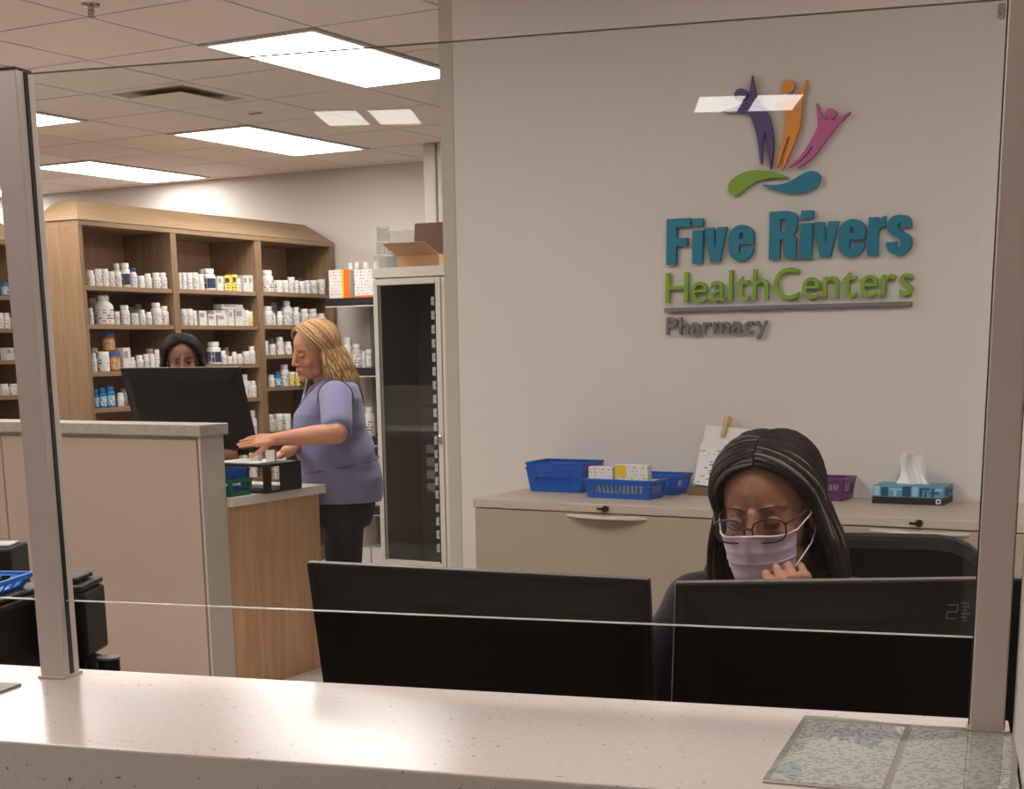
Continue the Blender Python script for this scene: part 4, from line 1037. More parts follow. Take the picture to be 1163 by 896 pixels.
# ================================================================== glass fronted medicine cabinet
GX0, GX1, GYF, GZ = -5.14, -4.58, 7.50, 1.98
t = thing('medicine_cabinet', 'off-white tall cabinet with dark glass door beside the logo wall', 'cabinet', (GX0, GYF, 0))
W_ = GX1-GX0; m_gc = mat('off-white enamel', (208, 200, 188), 0.45)
m_in = mat('cabinet dimmed interior', (56, 52, 51), 0.6)
MB().box((0, 0.022, 0), (0.02, 0.48, GZ)).obj('side_panel', m_gc, t, bevel=0.002)
MB().box((W_-0.02, 0.022, 0), (W_, 0.48, GZ)).obj('side_panel', m_gc, t, bevel=0.002)
MB().box((0.0205, 0.46, 0.1), (W_-0.0205, 0.48, GZ-0.06)).obj('back_panel', m_in, t)
MB().box((0.0202, 0.024, 0.1), (0.0235, 0.459, GZ-0.06)).obj('side_dark_sheet', m_in, t)  # sheets added to keep the lit inner sides dark
MB().box((W_-0.0235, 0.024, 0.1), (W_-0.0202, 0.459, GZ-0.06)).obj('side_dark_sheet', m_in, t)
MB().box((0.0, 0.0, GZ-0.058), (W_, 0.0218, GZ)).obj('header', m_gc, t, bevel=0.002)
MB().box((0.0205, 0.022, GZ-0.058), (W_-0.0205, 0.48, GZ)).obj('top_panel', m_gc, t)
MB().box((0.0205, 0.022, 0.0), (W_-0.0205, 0.48, 0.10)).obj('bottom_panel', m_gc, t)
MB().box((0.0, 0.0, 0.0), (W_, 0.0218, 0.12)).obj('kick_plate', m_gc, t, bevel=0.002)
dr = MB(); dz0, dz1 = 0.17, GZ-0.066; fx0, fx1 = 0.012, 0.49; bw = 0.036
dr.box((fx0, -0.012, dz0), (fx0+bw, 0.02, dz1)); dr.box((fx1-bw, -0.012, dz0), (fx1, 0.02, dz1))
dr.box((fx0+bw, -0.012, dz0), (fx1-bw, 0.02, dz0+bw)); dr.box((fx0+bw, -0.012, dz1-bw), (fx1-bw, 0.02, dz1))
dr.box((fx1+0.004, -0.004, dz0), (W_, 0.02, dz1))
door = dr.obj('door', m_gc, t, bevel=0.002)
MB().box((fx0+bw, 0.0, dz0+bw), (fx1-bw, 0.005, dz1-bw)).obj('door_pane', m_sheet, door)
gk = MB()
for a_, b_ in (((fx0+bw-0.004, dz0+bw-0.004), (fx0+bw+0.004, dz1-bw+0.004)), ((fx1-bw-0.004, dz0+bw-0.004), (fx1-bw+0.004, dz1-bw+0.004))):
    gk.box((a_[0], -0.0135, a_[1]), (b_[0], -0.0122, b_[1]))
gk.obj('door_gasket', m_gasket, door)
MB().cbox((fx1-0.012, -0.022, 0.96), (0.018, 0.018, 0.05)).obj('latch', m_chrome, door, bevel=0.003)
# interior: lit dim column of clear drawers on the right
m_bin = mat('smoky drawer', (196, 192, 192), 0.3)
for k_ in range(19):
    z = 0.26+k_*0.083
    d2 = MB().box((fx1-bw-0.075, 0.06, z), (fx1-bw+0.02, 0.30, z+0.050)).obj('small_drawer', m_bin, t, bevel=0.003)
    MB().box((fx1-bw-0.05, 0.053, z+0.018), (fx1-bw-0.01, 0.0595, z+0.03)).obj('pull', m_dk, d2)
for k_, z in enumerate((0.62, 0.70, 0.78, 0.86)):
    MB().box((fx0+0.22, 0.20, z), (fx0+0.28, 0.255, z+0.05)).obj('small_carton', mat('dim carton', (110, 104, 102), 0.6), t)
# on top: clear cups and bins, an open cardboard box
def top_pt(px, py, Y): return float(at_y(px, py, Y)[0])
for n_, (a, b, z0, hh, dd) in enumerate(((430, 446, 0.0, 0.085, 0.12), (432, 446, 0.088, 0.075, 0.11), (447, 454, 0.0, 0.10, 0.07), (431, 441, 0.166, 0.09, 0.08))):
    X0, X1 = top_pt(a, 290, GYF+0.2), top_pt(b, 290, GYF+0.2)
    t = thing('clear_bin', ('clear plastic bin at the base of the stack on the tall cabinet', 'clear plastic bin resting on the lowest one on the tall cabinet', 'clear plastic bin beside the cardboard box on the tall cabinet', 'topmost clear plastic bin of the stack on the tall cabinet')[n_], 'bin', ((X0+X1)/2, GYF+0.2, GZ+0.0006+z0), 0.1*n_, 'clear plastic bins')
    clear_bin(t, X1-X0-0.004, dd, hh)
    rr = random.Random(n_)
    for k_ in range(3):
        MB().lathe([(0.018, 0), (0.022, hh*0.8)], 12, T((k_-1)*0.035*(X1-X0)/0.13, rr.uniform(-0.02, 0.02), 0.004)).obj('plastic_cup', m_sheet, t, smooth=40)
X0, X1 = top_pt(446, 270, GYF+0.36), top_pt(464, 270, GYF+0.36)
t = thing('clear_bin', 'tall clear plastic bin at the back of the stack on the tall cabinet', 'bin', ((X0+X1)/2, GYF+0.36, GZ+0.0006), 0.0, 'clear plastic bins')
clear_bin(t, X1-X0, 0.12, 0.24)
m_cb = mat('cardboard', (176, 138, 102), 0.75, noise=0.05, nscale=30); m_cbi = mat('cardboard inside', (92, 66, 52), 0.8)
CX0 = top_pt(468, 280, GYF+0.30); CX1 = CX0+0.30
t = thing('cardboard_box', 'open brown cardboard box with raised flap on the tall cabinet', 'box', ((CX0+CX1)/2, GYF+0.22, GZ+0.0006))
hw = (CX1-CX0)/2; bh = 0.075; bd = 0.09
for (a_, b_) in (((-hw, -bd), (hw, -bd+0.004)), ((-hw, bd-0.004), (hw, bd)), ((-hw, -bd+0.004), (-hw+0.004, bd-0.004)), ((hw-0.004, -bd+0.004), (hw, bd-0.004))):
    MB().box((a_[0], a_[1], 0), (b_[0], b_[1], bh)).obj('box_wall', m_cb, t)
MB().box((-hw, -bd, 0.0), (hw, bd, 0.003)).obj('box_floor', m_cb, t)
MB().box((-hw, 0, 0), (hw, 0.17, 0.003), T(0, -bd, bh) @ Rx(math.radians(180-22)) @ T(0, 0, 0)).obj('front_flap', m_cb, t)
MB().box((-hw, 0, -0.003), (hw, 0.20, 0.0), T(0, bd, bh+0.004) @ Rx(math.radians(82))).obj('back_flap', m_cbi, t)
# ================================================================== people
def icos(sub=3):
    bm = bmesh.new(); bmesh.ops.create_icosphere(bm, subdivisions=sub, radius=1.0)
    v = np.array([p.co[:] for p in bm.verts]); f = [tuple(q.index for q in p.verts) for p in bm.faces]; bm.free(); return v, f
ICV, ICF = icos(3)
class Flesh:
    """closed overlapping volumes, fused into one continuous skin by a voxel remesh"""
    def __init__(s): s.v = []; s.f = []; s.n = 0
    def raw(s, v, f):
        v = np.asarray(v, float); s.v.append(v); s.f += [tuple(i+s.n for i in q) for q in f]; s.n += len(v)
    def ell(s, c, r, M=None):
        v = ICV*np.array(r if hasattr(r, '__len__') else (r, r, r))+np.array(c)
        if M is not None:
            A = np.array(M); v = v@A[:3, :3].T+A[:3, 3]
        s.raw(v, ICF)
    def cap(s, p0, r0, p1, r1, M=None, n=20):
        p0 = np.array(p0, float); p1 = np.array(p1, float); d = p1-p0; L = np.linalg.norm(d)
        if L < 1e-6: return s.ell(p0, r0, M)
        d /= L; a = np.cross(d, (0, 0, 1.0) if abs(d[2]) < 0.9 else (1.0, 0, 0)); a /= np.linalg.norm(a); b = np.cross(d, a)
        rings = []
        for k_ in range(1, 7):
            t_ = math.pi/2*k_/6; rings.append((-r0*math.cos(t_), r0*math.sin(t_)))
        for k_ in range(0, 6):
            t_ = math.pi/2*k_/6; rings.append((L+r1*math.sin(t_), r1*math.cos(t_)))
        v = [p0-d*r0]
        for (h, r) in rings:
            for k_ in range(n):
                q = 2*math.pi*k_/n; v.append(p0+d*h+(a*math.cos(q)+b*math.sin(q))*r)
        v.append(p1+d*r1); f = []; m_ = len(rings)
        for k_ in range(n):
            f.append((0, 1+(k_+1) % n, 1+k_))
            for j in range(m_-1): f.append((1+j*n+k_, 1+j*n+(k_+1) % n, 1+(j+1)*n+(k_+1) % n, 1+(j+1)*n+k_))
            f.append((1+(m_-1)*n+k_, 1+(m_-1)*n+(k_+1) % n, 1+m_*n))
        v = np.array(v)
        if M is not None:
            A = np.array(M); v = v@A[:3, :3].T+A[:3, 3]
        s.raw(v, [tuple(reversed(q)) for q in f])
    def chain(s, pts, rad, M=None):
        for k_ in range(len(pts)-1): s.cap(pts[k_], rad[k_], pts[k_+1], rad[k_+1], M)
    def loft(s, secs, M=None, n=28):
        """secs: (centre, rx, ry, power) stacked ellipses, in horizontal planes of the local frame"""
        v = []; f = []
        for (c, rx, ry) in secs:
            for k_ in range(n):
                q = 2*math.pi*k_/n; cx, sy = math.cos(q), math.sin(q)
                e = 0.85
                v.append((c[0]+rx*math.copysign(abs(cx)**e, cx), c[1]+ry*math.copysign(abs(sy)**e, sy), c[2]))
        m_ = len(secs)
        for j in range(m_-1):
            for k_ in range(n): f.append((j*n+k_, j*n+(k_+1) % n, (j+1)*n+(k_+1) % n, (j+1)*n+k_))
        f.append(tuple(reversed(range(n)))); f.append(tuple((m_-1)*n+k_ for k_ in range(n)))
        v = np.array(v)
        if M is not None:
            A = np.array(M); v = v@A[:3, :3].T+A[:3, 3]
        if secs[0][0][2] > secs[-1][0][2]: f = [tuple(reversed(q)) for q in f]
        s.raw(v, f)
    def fuse(s, voxel, smooth=3):
        me = bpy.data.meshes.new('fuse'); me.from_pydata(np.concatenate(s.v).tolist(), [], s.f)
        o = bpy.data.objects.new('fuse', me); COL.objects.link(o)
        r = o.modifiers.new('r', 'REMESH'); r.mode = 'VOXEL'; r.voxel_size = voxel; r.adaptivity = 0
        if smooth:
            q = o.modifiers.new('s', 'SMOOTH'); q.iterations = smooth; q.factor = 0.5
        bpy.context.view_layer.update()
        dg = bpy.context.evaluated_depsgraph_get(); m2 = bpy.data.meshes.new_from_object(o.evaluated_get(dg))
        v = np.zeros(len(m2.vertices)*3); m2.vertices.foreach_get('co', v); v = v.reshape(-1, 3)
        li = np.zeros(len(m2.loops), int); m2.loops.foreach_get('vertex_index', li)
        st = np.zeros(len(m2.polygons), int); m2.polygons.foreach_get('loop_start', st)
        to = np.zeros(len(m2.polygons), int); m2.polygons.foreach_get('loop_total', to)
        f = [tuple(li[a:a+b]) for a, b in zip(st, to)]
        bpy.data.objects.remove(o, do_unlink=True); bpy.data.meshes.remove(m2)
        return v, f
def skin_obj(name, pieces, m_, parent, cols=None):
    """several fused pieces (each ending under cloth) as ONE mesh object, with a colour attribute"""
    V = []; Fc = []; n = 0; C = []
    for k_, (v, f) in enumerate(pieces):
        V.append(v); Fc += [tuple(i+n for i in q) for q in f]; n += len(v)
        if cols is not None: C.append(cols[k_])
    me = bpy.data.meshes.new(name); me.from_pydata(np.concatenate(V).tolist(), [], Fc)
    if cols is not None:
        a = me.color_attributes.new('Col', 'FLOAT_COLOR', 'POINT'); c = np.concatenate(C); c = np.concatenate([c, np.ones((len(c), 1))], 1)
        a.data.foreach_set('color', c.ravel())
    me.materials.append(m_); me.shade_smooth(); me.update()
    return link(name, me, parent)
def gauss(v, c, s_): return np.exp(-(((v-np.array(c))/np.array(s_))**2).sum(1)/2)
def head_flesh(mouth=True, scale=1.0):
    h = Flesh()
    h.ell((0, 0.012, 0.028), (0.075, 0.095, 0.088))
    h.ell((0, -0.020, -0.015), (0.067, 0.068, 0.088))
    h.ell((0, -0.034, -0.066), (0.050, 0.050, 0.046))
    h.ell((0, -0.075, -0.097), (0.021, 0.019, 0.018))
    for s_ in (-1, 1):
        h.ell((s_*0.038, -0.054, -0.030), (0.024, 0.024, 0.027))
        h.ell((s_*0.020, -0.071, 0.024), (0.018, 0.011, 0.008)); h.ell((s_*0.040, -0.054, 0.024), (0.015, 0.012, 0.008))
        h.ell((s_*0.0115, -0.095, -0.034), (0.0080, 0.010, 0.0070))
        h.ell((s_*0.076, 0.010, -0.012), (0.008, 0.019, 0.031))
        h.ell((s_*0.048, -0.020, -0.075), (0.012, 0.028, 0.022))
    h.cap((0, -0.084, 0.018), 0.0085, (0, -0.106, -0.029), 0.0105)
    if mouth:
        h.ell((0, -0.082, -0.062), (0.028, 0.014, 0.018))
        h.ell((0, -0.0930, -0.0620), (0.018, 0.0050, 0.0042)); h.ell((0, -0.0915, -0.0715), (0.016, 0.0055, 0.0050))
    h.cap((0, 0.022, -0.07), 0.054, (0, 0.042, -0.20), 0.058)
    return h
def place(v, M):
    A = np.array(M); return v@A[:3, :3].T+A[:3, 3]
SKINC = {}
def build_head(Mh, tone, lip, voxel=0.0026, neck_to=None):
    h = head_flesh()
    v, f = h.fuse(voxel, 3)
    for s_ in (-1, 1):                                     # eye sockets, under-nose and lip parting
        g = gauss(v, (s_*0.031, -0.083, 0.004), (0.015, 0.020, 0.010)); v[:, 1] += 0.008*g
    g = gauss(v, (0, -0.102, -0.0668), (0.018, 0.012, 0.0022)); v[:, 1] += 0.0022*g
    g = gauss(v, (0, -0.09, -0.085), (0.02, 0.015, 0.006)); v[:, 1] += 0.002*g
    tone = np.array(lin(tone)); lipc = np.array(lin(lip))
    c = np.tile(tone, (len(v), 1))
    w_ = np.clip(1.3*(gauss(v, (0, -0.103, -0.061), (0.013, 0.014, 0.0042))+gauss(v, (0, -0.102, -0.0725), (0.012, 0.014, 0.0045))), 0, 1)[:, None]
    c = c*(1-w_)+lipc*w_
    w_ = np.clip(0.28*(gauss(v, (0.038, -0.07, -0.03), (0.02, 0.03, 0.02))+gauss(v, (-0.038, -0.07, -0.03), (0.02, 0.03, 0.02))+gauss(v, (0, -0.115, -0.03), (0.01, 0.02, 0.01))), 0, 1)[:, None]
    c = c*(1-w_)+(tone*np.array((1.10, 0.80, 0.78)))*w_
    return place(v, Mh), f, c
def hand_flesh(fl, wrist, direc, back, curl, side, r=0.0085, size=1.0, spread=0.10, thumb_out=0.7):
    """palm + five fingers. direc: wrist to knuckles, back: normal of the hand's back, side=+1 thumb toward direc x back"""
    d = Vector(direc).normalized(); b = Vector(back); b = (b-d*b.dot(d)).normalized(); a = d.cross(b)*side
    w_ = Vector(wrist); s_ = size
    MT = Matrix(((a.x, d.x, b.x, w_.x), (a.y, d.y, b.y, w_.y), (a.z, d.z, b.z, w_.z), (0, 0, 0, 1)))
    def P(x, y, z): return tuple(MT @ Vector((x*s_, y*s_, z*s_)))
    for x in (-0.030, -0.010, 0.010, 0.030):
        fl.cap(P(x*0.72, 0.005, 0), 0.014*s_, P(x, 0.075+0.006*(x > -0.02), 0.0), 0.0125*s_)
    fl.cap(P(0.020, 0.02, -0.006), 0.016*s_, P(0.028, 0.05, -0.004), 0.013*s_)
    lens = (0.062, 0.078, 0.084, 0.074); xs = (-0.031, -0.0105, 0.0105, 0.031)      # little .. index
    for k_ in range(4):
        x = xs[k_]; c_ = curl[k_]; an = 0.0; p_ = Vector((x, 0.082+(0.004 if k_ in (1, 2) else 0), 0.0)); pr = None
        rr = r*(0.9 if k_ == 0 else 1.0); ln = lens[k_]
        sp = (x/0.031)*spread
        for j, fr in enumerate((0.47, 0.30, 0.23)):
            an += c_*(0.9, 1.1, 0.7)[j]
            q = p_+Vector((math.sin(sp)*math.cos(an), math.cos(an)*math.cos(sp), -math.sin(an)))*(ln*fr)
            fl.cap(P(*p_), rr*s_*(1-0.08*j), P(*q), rr*s_*(0.92-0.08*j)); p_ = q
    # thumb
    p0 = Vector((0.030, 0.030, -0.008)); an = thumb_out
    p1 = p0+Vector((math.sin(an)*0.040, math.cos(an)*0.036, -0.014)); p2 = p1+Vector((math.sin(an*0.5)*0.026, 0.028, -0.010-0.02*curl[4])); p3 = p2+Vector((0.002, 0.020, -0.006-0.02*curl[4]))
    if curl[4] > 1: p1 = p0+Vector((0.004, 0.028, -0.022)); p2 = p1+Vector((-0.018, 0.016, -0.012)); p3 = p2+Vector((-0.018, 0.004, -0.004))
    fl.cap(P(*p0), 0.0125*s_, P(*p1), 0.0105*s_); fl.cap(P(*p1), 0.0105*s_, P(*p2), 0.0095*s_); fl.cap(P(*p2), 0.0095*s_, P(*p3), 0.0085*s_)
    return MT
# ---- hair
def hair(name, Mh, parent, m_, length, part_x=0.0, front=50, n=70, layers=3, base=(60, 50, 45), streak=None, streak_p=0.0, flare=0.03, curl_in=0.03, seed=1, E=(0.086, 0.106, 0.098), wave=0.0, back_len=None, rad=0.010, hairline=-0.072, low=-0.25, root_z=0.0, sweep=(0.72, -0.60, 0.62)):
    rg = random.Random(seed); V = MB(); cols = []
    C0 = Vector((0, 0.014, 0.026))
    def onE(d_, k_): d_ = Vector(d_).normalized(); s_ = 1/math.sqrt((d_.x/E[0])**2+(d_.y/E[1])**2+(d_.z/E[2])**2); return C0+d_*(s_*k_)
    bc = np.array(lin(base)); sc = np.array(lin(streak or base))
    def put(pts, rr, col, n_=6, flat=0.7):
        V0 = len(V.v); V.tube([tuple(Mh @ Vector(p_)) for p_ in pts], rr, n_, flat); cols.extend([col]*(len(V.v)-V0))
    for ly in range(layers):
        for s_ in (-1, 1):
            for k_ in range(n):
                u = (k_+rg.random()*0.9)/n
                yr = hairline+0.006*ly+(0.075-hairline)*u**1.1
                az = math.radians(front+(184-front)*u**0.85)+rg.uniform(-0.10, 0.10)*(1 if rg.random() < 0.8 else 2)
                # root on the part line, target at ear level
                zr = math.sqrt(max(0.05, 1-(yr/E[1])**2))
                d0 = Vector((part_x+s_*0.0012, yr, E[2]*zr)).normalized()
                d1 = Vector((s_*math.sin(az), -math.cos(az), low)).normalized()
                wf = max(0.0, 1-u*2.2); dm = ((d0+d1).normalized()*(1-wf)+Vector((s_*sweep[0], sweep[1], sweep[2])).normalized()*wf+Vector((rg.uniform(-0.07, 0.07), rg.uniform(-0.07, 0.07), rg.uniform(-0.03, 0.1)))).normalized()
                om = math.acos(max(-1, min(1, d0.dot(d1)))); lift = 1.0+0.02*ly+rg.uniform(0, 0.03)
                pts = []
                for q in range(10):
                    t_ = q/9; dd = d0*(1-t_)**2+dm*(2*t_*(1-t_)*1.15)+d1*t_**2
                    puff = 1+0.05*math.sin(math.pi*min(1, t_*1.1))
                    pts.append(onE(dd, lift*puff))
                L = length*(rg.uniform(0.86, 1.06)) if back_len is None else (length+(back_len-length)*u)*rg.uniform(0.86, 1.06)
                pe = pts[-1]; hd = Vector((pe.x, pe.y-0.014, 0)); hd.normalize()
                ph_ = rg.uniform(0, 6.28); m2 = 9
                for q in range(1, m2+1):
                    t_ = q/m2
                    off = flare*math.sin(math.pi*0.55*t_)-curl_in*t_**3+wave*math.sin(ph_+t_*7)
                    tang = Vector((-hd.y, hd.x, 0))*(wave*0.8*math.cos(ph_*1.7+t_*6))
                    pts.append(Vector((pe.x, pe.y, pe.z-L*t_))+hd*off+tang)
                N = len(pts); rr = [rad*(0.45+0.55*min(1, q/3))*(1.0 if q < N-4 else (N-q)/4.2) for q in range(N)]
                v_ = rg.uniform(0.75, 1.25); st = rg.random() < streak_p
                col = (bc*v_ if not st else (bc*0.3+sc*0.7)*rg.uniform(0.85, 1.15))
                put(pts, rr, col)
    me = V.mesh(name, m_, True)
    a = me.color_attributes.new('Col', 'FLOAT_COLOR', 'POINT'); c = np.concatenate([np.array(cols), np.ones((len(cols), 1))], 1)
    a.data.foreach_set('color', c.ravel())
    o = link(name, me, parent)
    # scalp shell under the locks
    S = MB(); vs_ = []; fs_ = []
    IV4, IF4 = icos(5)
    for v in IV4: vs_.append(onE(v, 0.985))
    for q in IF4:
        cc = sum((vs_[i] for i in q), Vector())/3
        if cc.z > -0.06 and (cc.y > -0.004 or cc.z > 0.100-1.15*(cc.y+0.058)): fs_.append(q)
    S.add([tuple(Mh @ v) for v in vs_], fs_); sh = S.mesh('scalp_hair', m_, True)
    a = sh.color_attributes.new('Col', 'FLOAT_COLOR', 'POINT'); c = np.tile(np.array([*(bc*1.1), 1]), (len(sh.vertices), 1)); a.data.foreach_set('color', c.ravel())
    link('scalp_hair', sh, o)
    return o
m_skin = mat('skin', (200, 150, 125), 0.5, vcol='Col', noise=0.05, nscale=120, sss=0.08)
m_hair = mat('hair', (90, 70, 60), 0.55, vcol='Col', spec=0.12)
def face_details(Mh, parent, lid_tone, brow, eye_open=False):
    lid = mat('eyelid %d' % sum(lid_tone), lid_tone, 0.5); lash = mat('lash dark', (34, 26, 24), 0.6)
    bm_ = mat('brow %d' % sum(brow), brow, 0.7)
    for s_ in (-1, 1):
        e = MB(); vs_ = [tuple(Mh @ Vector((s_*0.031+p_[0]*0.0145, -0.0745+p_[1]*0.0105, 0.003+p_[2]*0.0095))) for p_ in ICV]
        e.add(vs_, ICF)
        eo = e.obj('eye', (mat('eye white', (104, 88, 82), 0.4) if eye_open else lid), parent, smooth=True)
        if eye_open:
            i_ = MB(); i_.add([tuple(Mh @ Vector((s_*0.031+p_[0]*0.0062, -0.0838+p_[1]*0.0026, 0.002+p_[2]*0.0062))) for p_ in ICV], ICF); i_.obj('iris', lash, eo, smooth=True)
        arcp = [Mh @ Vector((s_*0.031+0.0150*math.cos(a), -0.0745-0.0110*math.cos((a-math.pi/2))*1.0, (0.006 if eye_open else -0.003)+0.0042*math.sin(a)*(1 if eye_open else -1))) for a in [math.pi*k_/8 for k_ in range(9)]]
        MB().tube(arcp, 0.0013, 6).obj('lashes', lash, eo)
        br = [Mh @ Vector((s_*(0.014+0.034*k_/6), -0.0868+0.021*(k_/6)**2, 0.0235+0.0055*math.sin(math.pi*(0.25+0.6*k_/6)))) for k_ in range(7)]
        MB().tube(br, [0.0012, 0.0018, 0.0019, 0.0018, 0.0015, 0.0011, 0.0007], 6, 0.6).obj('eyebrow', bm_, parent)

# ------------------------------------------------------------------ masked woman at the desk
P = at_t(872, 578, 2.52)
HC = Vector(P)
Mh = T(*HC) @ Rz(math.radians(2)) @ Rx(math.radians(13)) @ Ry(math.radians(-4))
root = thing('person', 'masked woman with long dark hair and glasses seated at the reception desk', 'person', (HC.x, HC.y+0.22, 0.0))
root_inv = Matrix.Translation(-Vector(root.location))
def rel(M): return root_inv @ M
Mr = rel(Mh)
v1, f1, c1 = build_head(Mr, (158, 108, 86), (150, 90, 82))
tone = np.array(lin((158, 108, 86)))
hx, hy, hz = HC.x-root.location.x, HC.y-root.location.y, HC.z
nb = Vector((hx, hy+0.085, hz-0.175))                  # neck base
# torso, seated and leaning to the desk
bodyf = Flesh()
bodyf.chain([tuple(nb+Vector((0, 0.01, 0.06))), tuple(nb+Vector((0, 0.03, -0.03)))], [0.06, 0.07])
bodyf.loft([((hx, 0.05, 0.47), 0.18, 0.13), ((hx, 0.05, 0.56), 0.19, 0.14), ((hx, 0.03, 0.70), 0.165, 0.12), ((hx, 0.0, 0.85), 0.175, 0.125), ((hx, -0.03, 0.95), 0.18, 0.115), ((hx, hy+0.125, 1.02), 0.16, 0.085), ((hx, hy+0.11, 1.07), 0.08, 0.06)])
SH = {}
for s_ in (-1, 1):
    sh = Vector((hx+s_*0.175, hy+0.125, 1.005)); SH[s_] = sh
    bodyf.cap(tuple(sh), 0.06, (hx, hy+0.12, 1.03), 0.06)
    hip = (hx+s_*0.10, 0.06, 0.50); kn = (hx+s_*0.13, -0.34, 0.52); an = (hx+s_*0.13, -0.30, 0.08)
    bodyf.cap(hip, 0.095, kn, 0.062); bodyf.cap(kn, 0.06, an, 0.04); bodyf.cap((an[0], an[1], 0.045), 0.035, (an[0], an[1]-0.15, 0.03), 0.026)
bv, bf = bodyf.fuse(0.008, 3)
# arms: left hand up at the chin, right hand on the desk
handp = Vector(at_t(894, 668, 2.38)) - Vector(root.location)
elL = Vector((hx+0.27, hy-0.12, 0.80)); wrL = Vector((handp.x+0.022, handp.y+0.012, handp.z-0.055))
elR = Vector((hx-0.26, hy+0.0, 0.80)); wrR = Vector((hx-0.13, hy-0.24, 0.775))
armf = Flesh()
armf.chain([tuple(SH[1]), tuple(elL), tuple(wrL)], [0.052, 0.042, 0.027])
hand_flesh(armf, wrL, (-0.30, -0.22, 1.0), (0.35, -0.9, 0.1), (1.45, 1.4, 1.35, 1.25, 1.2), -1, size=0.92, spread=0.05, thumb_out=-0.1)
armf.chain([tuple(SH[-1]), tuple(elR), tuple(wrR)], [0.052, 0.042, 0.027])
hand_flesh(armf, wrR, (0.35, -0.9, -0.06), (0, 0, 1), (0.35, 0.35, 0.35, 0.35, 0.2), 1, size=0.95)
av, af = armf.fuse(0.0028, 3)
one = lambda v: np.tile(tone, (len(v), 1))
skin_obj('body', [(v1, f1), (bv, bf), (av, af)], m_skin, root, [c1, one(bv), one(av)])
face_details(Mr, root, (138, 92, 74), (52, 40, 36))
m_cloth = mat('black knit', (15, 12, 14), 0.9, spec=0.2, noise=0.2, nscale=200, bump=0.3, sheen=0.2)
cl = Flesh()
cl.loft([((hx, 0.05, 0.47), 0.20, 0.15), ((hx, 0.05, 0.56), 0.21, 0.16), ((hx, 0.03, 0.70), 0.185, 0.14), ((hx, 0.0, 0.85), 0.195, 0.145), ((hx, -0.03, 0.95), 0.20, 0.135), ((hx, hy+0.125, 1.02), 0.185, 0.10), ((hx, hy+0.115, 1.065), 0.12, 0.08), ((hx, hy+0.105, 1.095), 0.075, 0.066)])
for s_ in (-1, 1):
    cl.cap(tuple(SH[s_]), 0.075, (hx, hy+0.12, 1.03), 0.075)
cl.chain([tuple(SH[1]), tuple(elL), tuple(elL.lerp(wrL, 0.86))], [0.072, 0.058, 0.042])
cl.chain([tuple(SH[-1]), tuple(elR), tuple(elR.lerp(wrR, 0.9))], [0.072, 0.058, 0.042])
cv, cf = cl.fuse(0.007, 4)
for k_, (fx, fz, am) in enumerate(((23, 31, 0.003), (41, 17, 0.002))): cv[:, 1] += am*np.sin(cv[:, 2]*fz*2+cv[:, 0]*fx+k_)
skin_obj('sweater', [(cv, cf)], m_cloth, root)
pt = Flesh()
for s_ in (-1, 1):
    pt.cap((hx+s_*0.10, 0.06, 0.49), 0.115, (hx+s_*0.13, -0.34, 0.52), 0.078); pt.cap((hx+s_*0.13, -0.34, 0.52), 0.078, (hx+s_*0.13, -0.30, 0.10), 0.06)
pv, pf = pt.fuse(0.008, 3); skin_obj('trousers', [(pv, pf)], mat('charcoal trousers', (36, 34, 38), 0.85), root)
hair('hair', Mr, root, m_hair, 0.205, part_x=0.004, front=72, n=150, layers=3, base=(36, 28, 25), streak=(120, 110, 104), streak_p=0.10, flare=0.034, curl_in=0.014, seed=3, rad=0.0052, hairline=-0.074, E=(0.090, 0.107, 0.099), wave=0.002, sweep=(0.66, -0.66, 0.50))
# grey streaks beside the parting
# mask: pleated patch over nose, mouth and chin
def mask_surface(u, v):
    """u -1..1 across, v 0..1 from nose bridge down under the chin"""
    a = u*1.12
    z = -0.020-0.094*v+0.013*math.exp(-(u/0.4)**2)*(1-v)
    bulge = 0.112-0.006*abs(v-0.35)-0.030*max(0, v-0.6)**1.3
    nose = 0.013*math.exp(-(u/0.22)**2)*math.exp(-((v-0.15)/0.3)**2)
    w_ = 0.074-0.014*v
    pl = 0.0020*(1 if (v*4.2) % 1 < 0.5 else 0)
    return Vector((w_*math.sin(a)*1.02, -(bulge+nose+pl)*math.cos(a*0.86)+0.002, z+0.004*abs(u)))
mk = MB(); nu, nv = 28, 30; vs_ = []
for j in range(nv+1):
    for i in range(nu+1):
        vs_.append(mask_surface(-1+2*i/nu, j/nv))
n1 = nu+1; off = len(vs_)
vs_ += [p_+Vector((0, 0.0016, 0)) for p_ in vs_]
fs_ = []
for j in range(nv):
    for i in range(nu):
        a_ = j*n1+i; fs_ += [(a_, a_+1, a_+n1+1, a_+n1), (off+a_, off+a_+n1, off+a_+n1+1, off+a_+1)]
mk.add([tuple(Mr @ p_) for p_ in vs_], fs_)
mo = mk.obj('face_mask', mat('lilac mask fabric', (206, 184, 206), 0.8, noise=0.03, nscale=90), root, smooth=50)
MB().tube([tuple(Mr @ (mask_surface(-1+2*i/16, 0.012)+Vector((0, -0.0015, 0)))) for i in range(17)], 0.0016, 6).obj('nose_band', mat('mask band', (232, 214, 228), 0.6), mo)
MB().tube([tuple(Mr @ (mask_surface(-1+2*i/16, 0.5)+Vector((0, -0.001, 0)))) for i in range(17)], 0.0012, 6).obj('pleat_seam', mat('mask seam', (176, 150, 172), 0.7), mo)
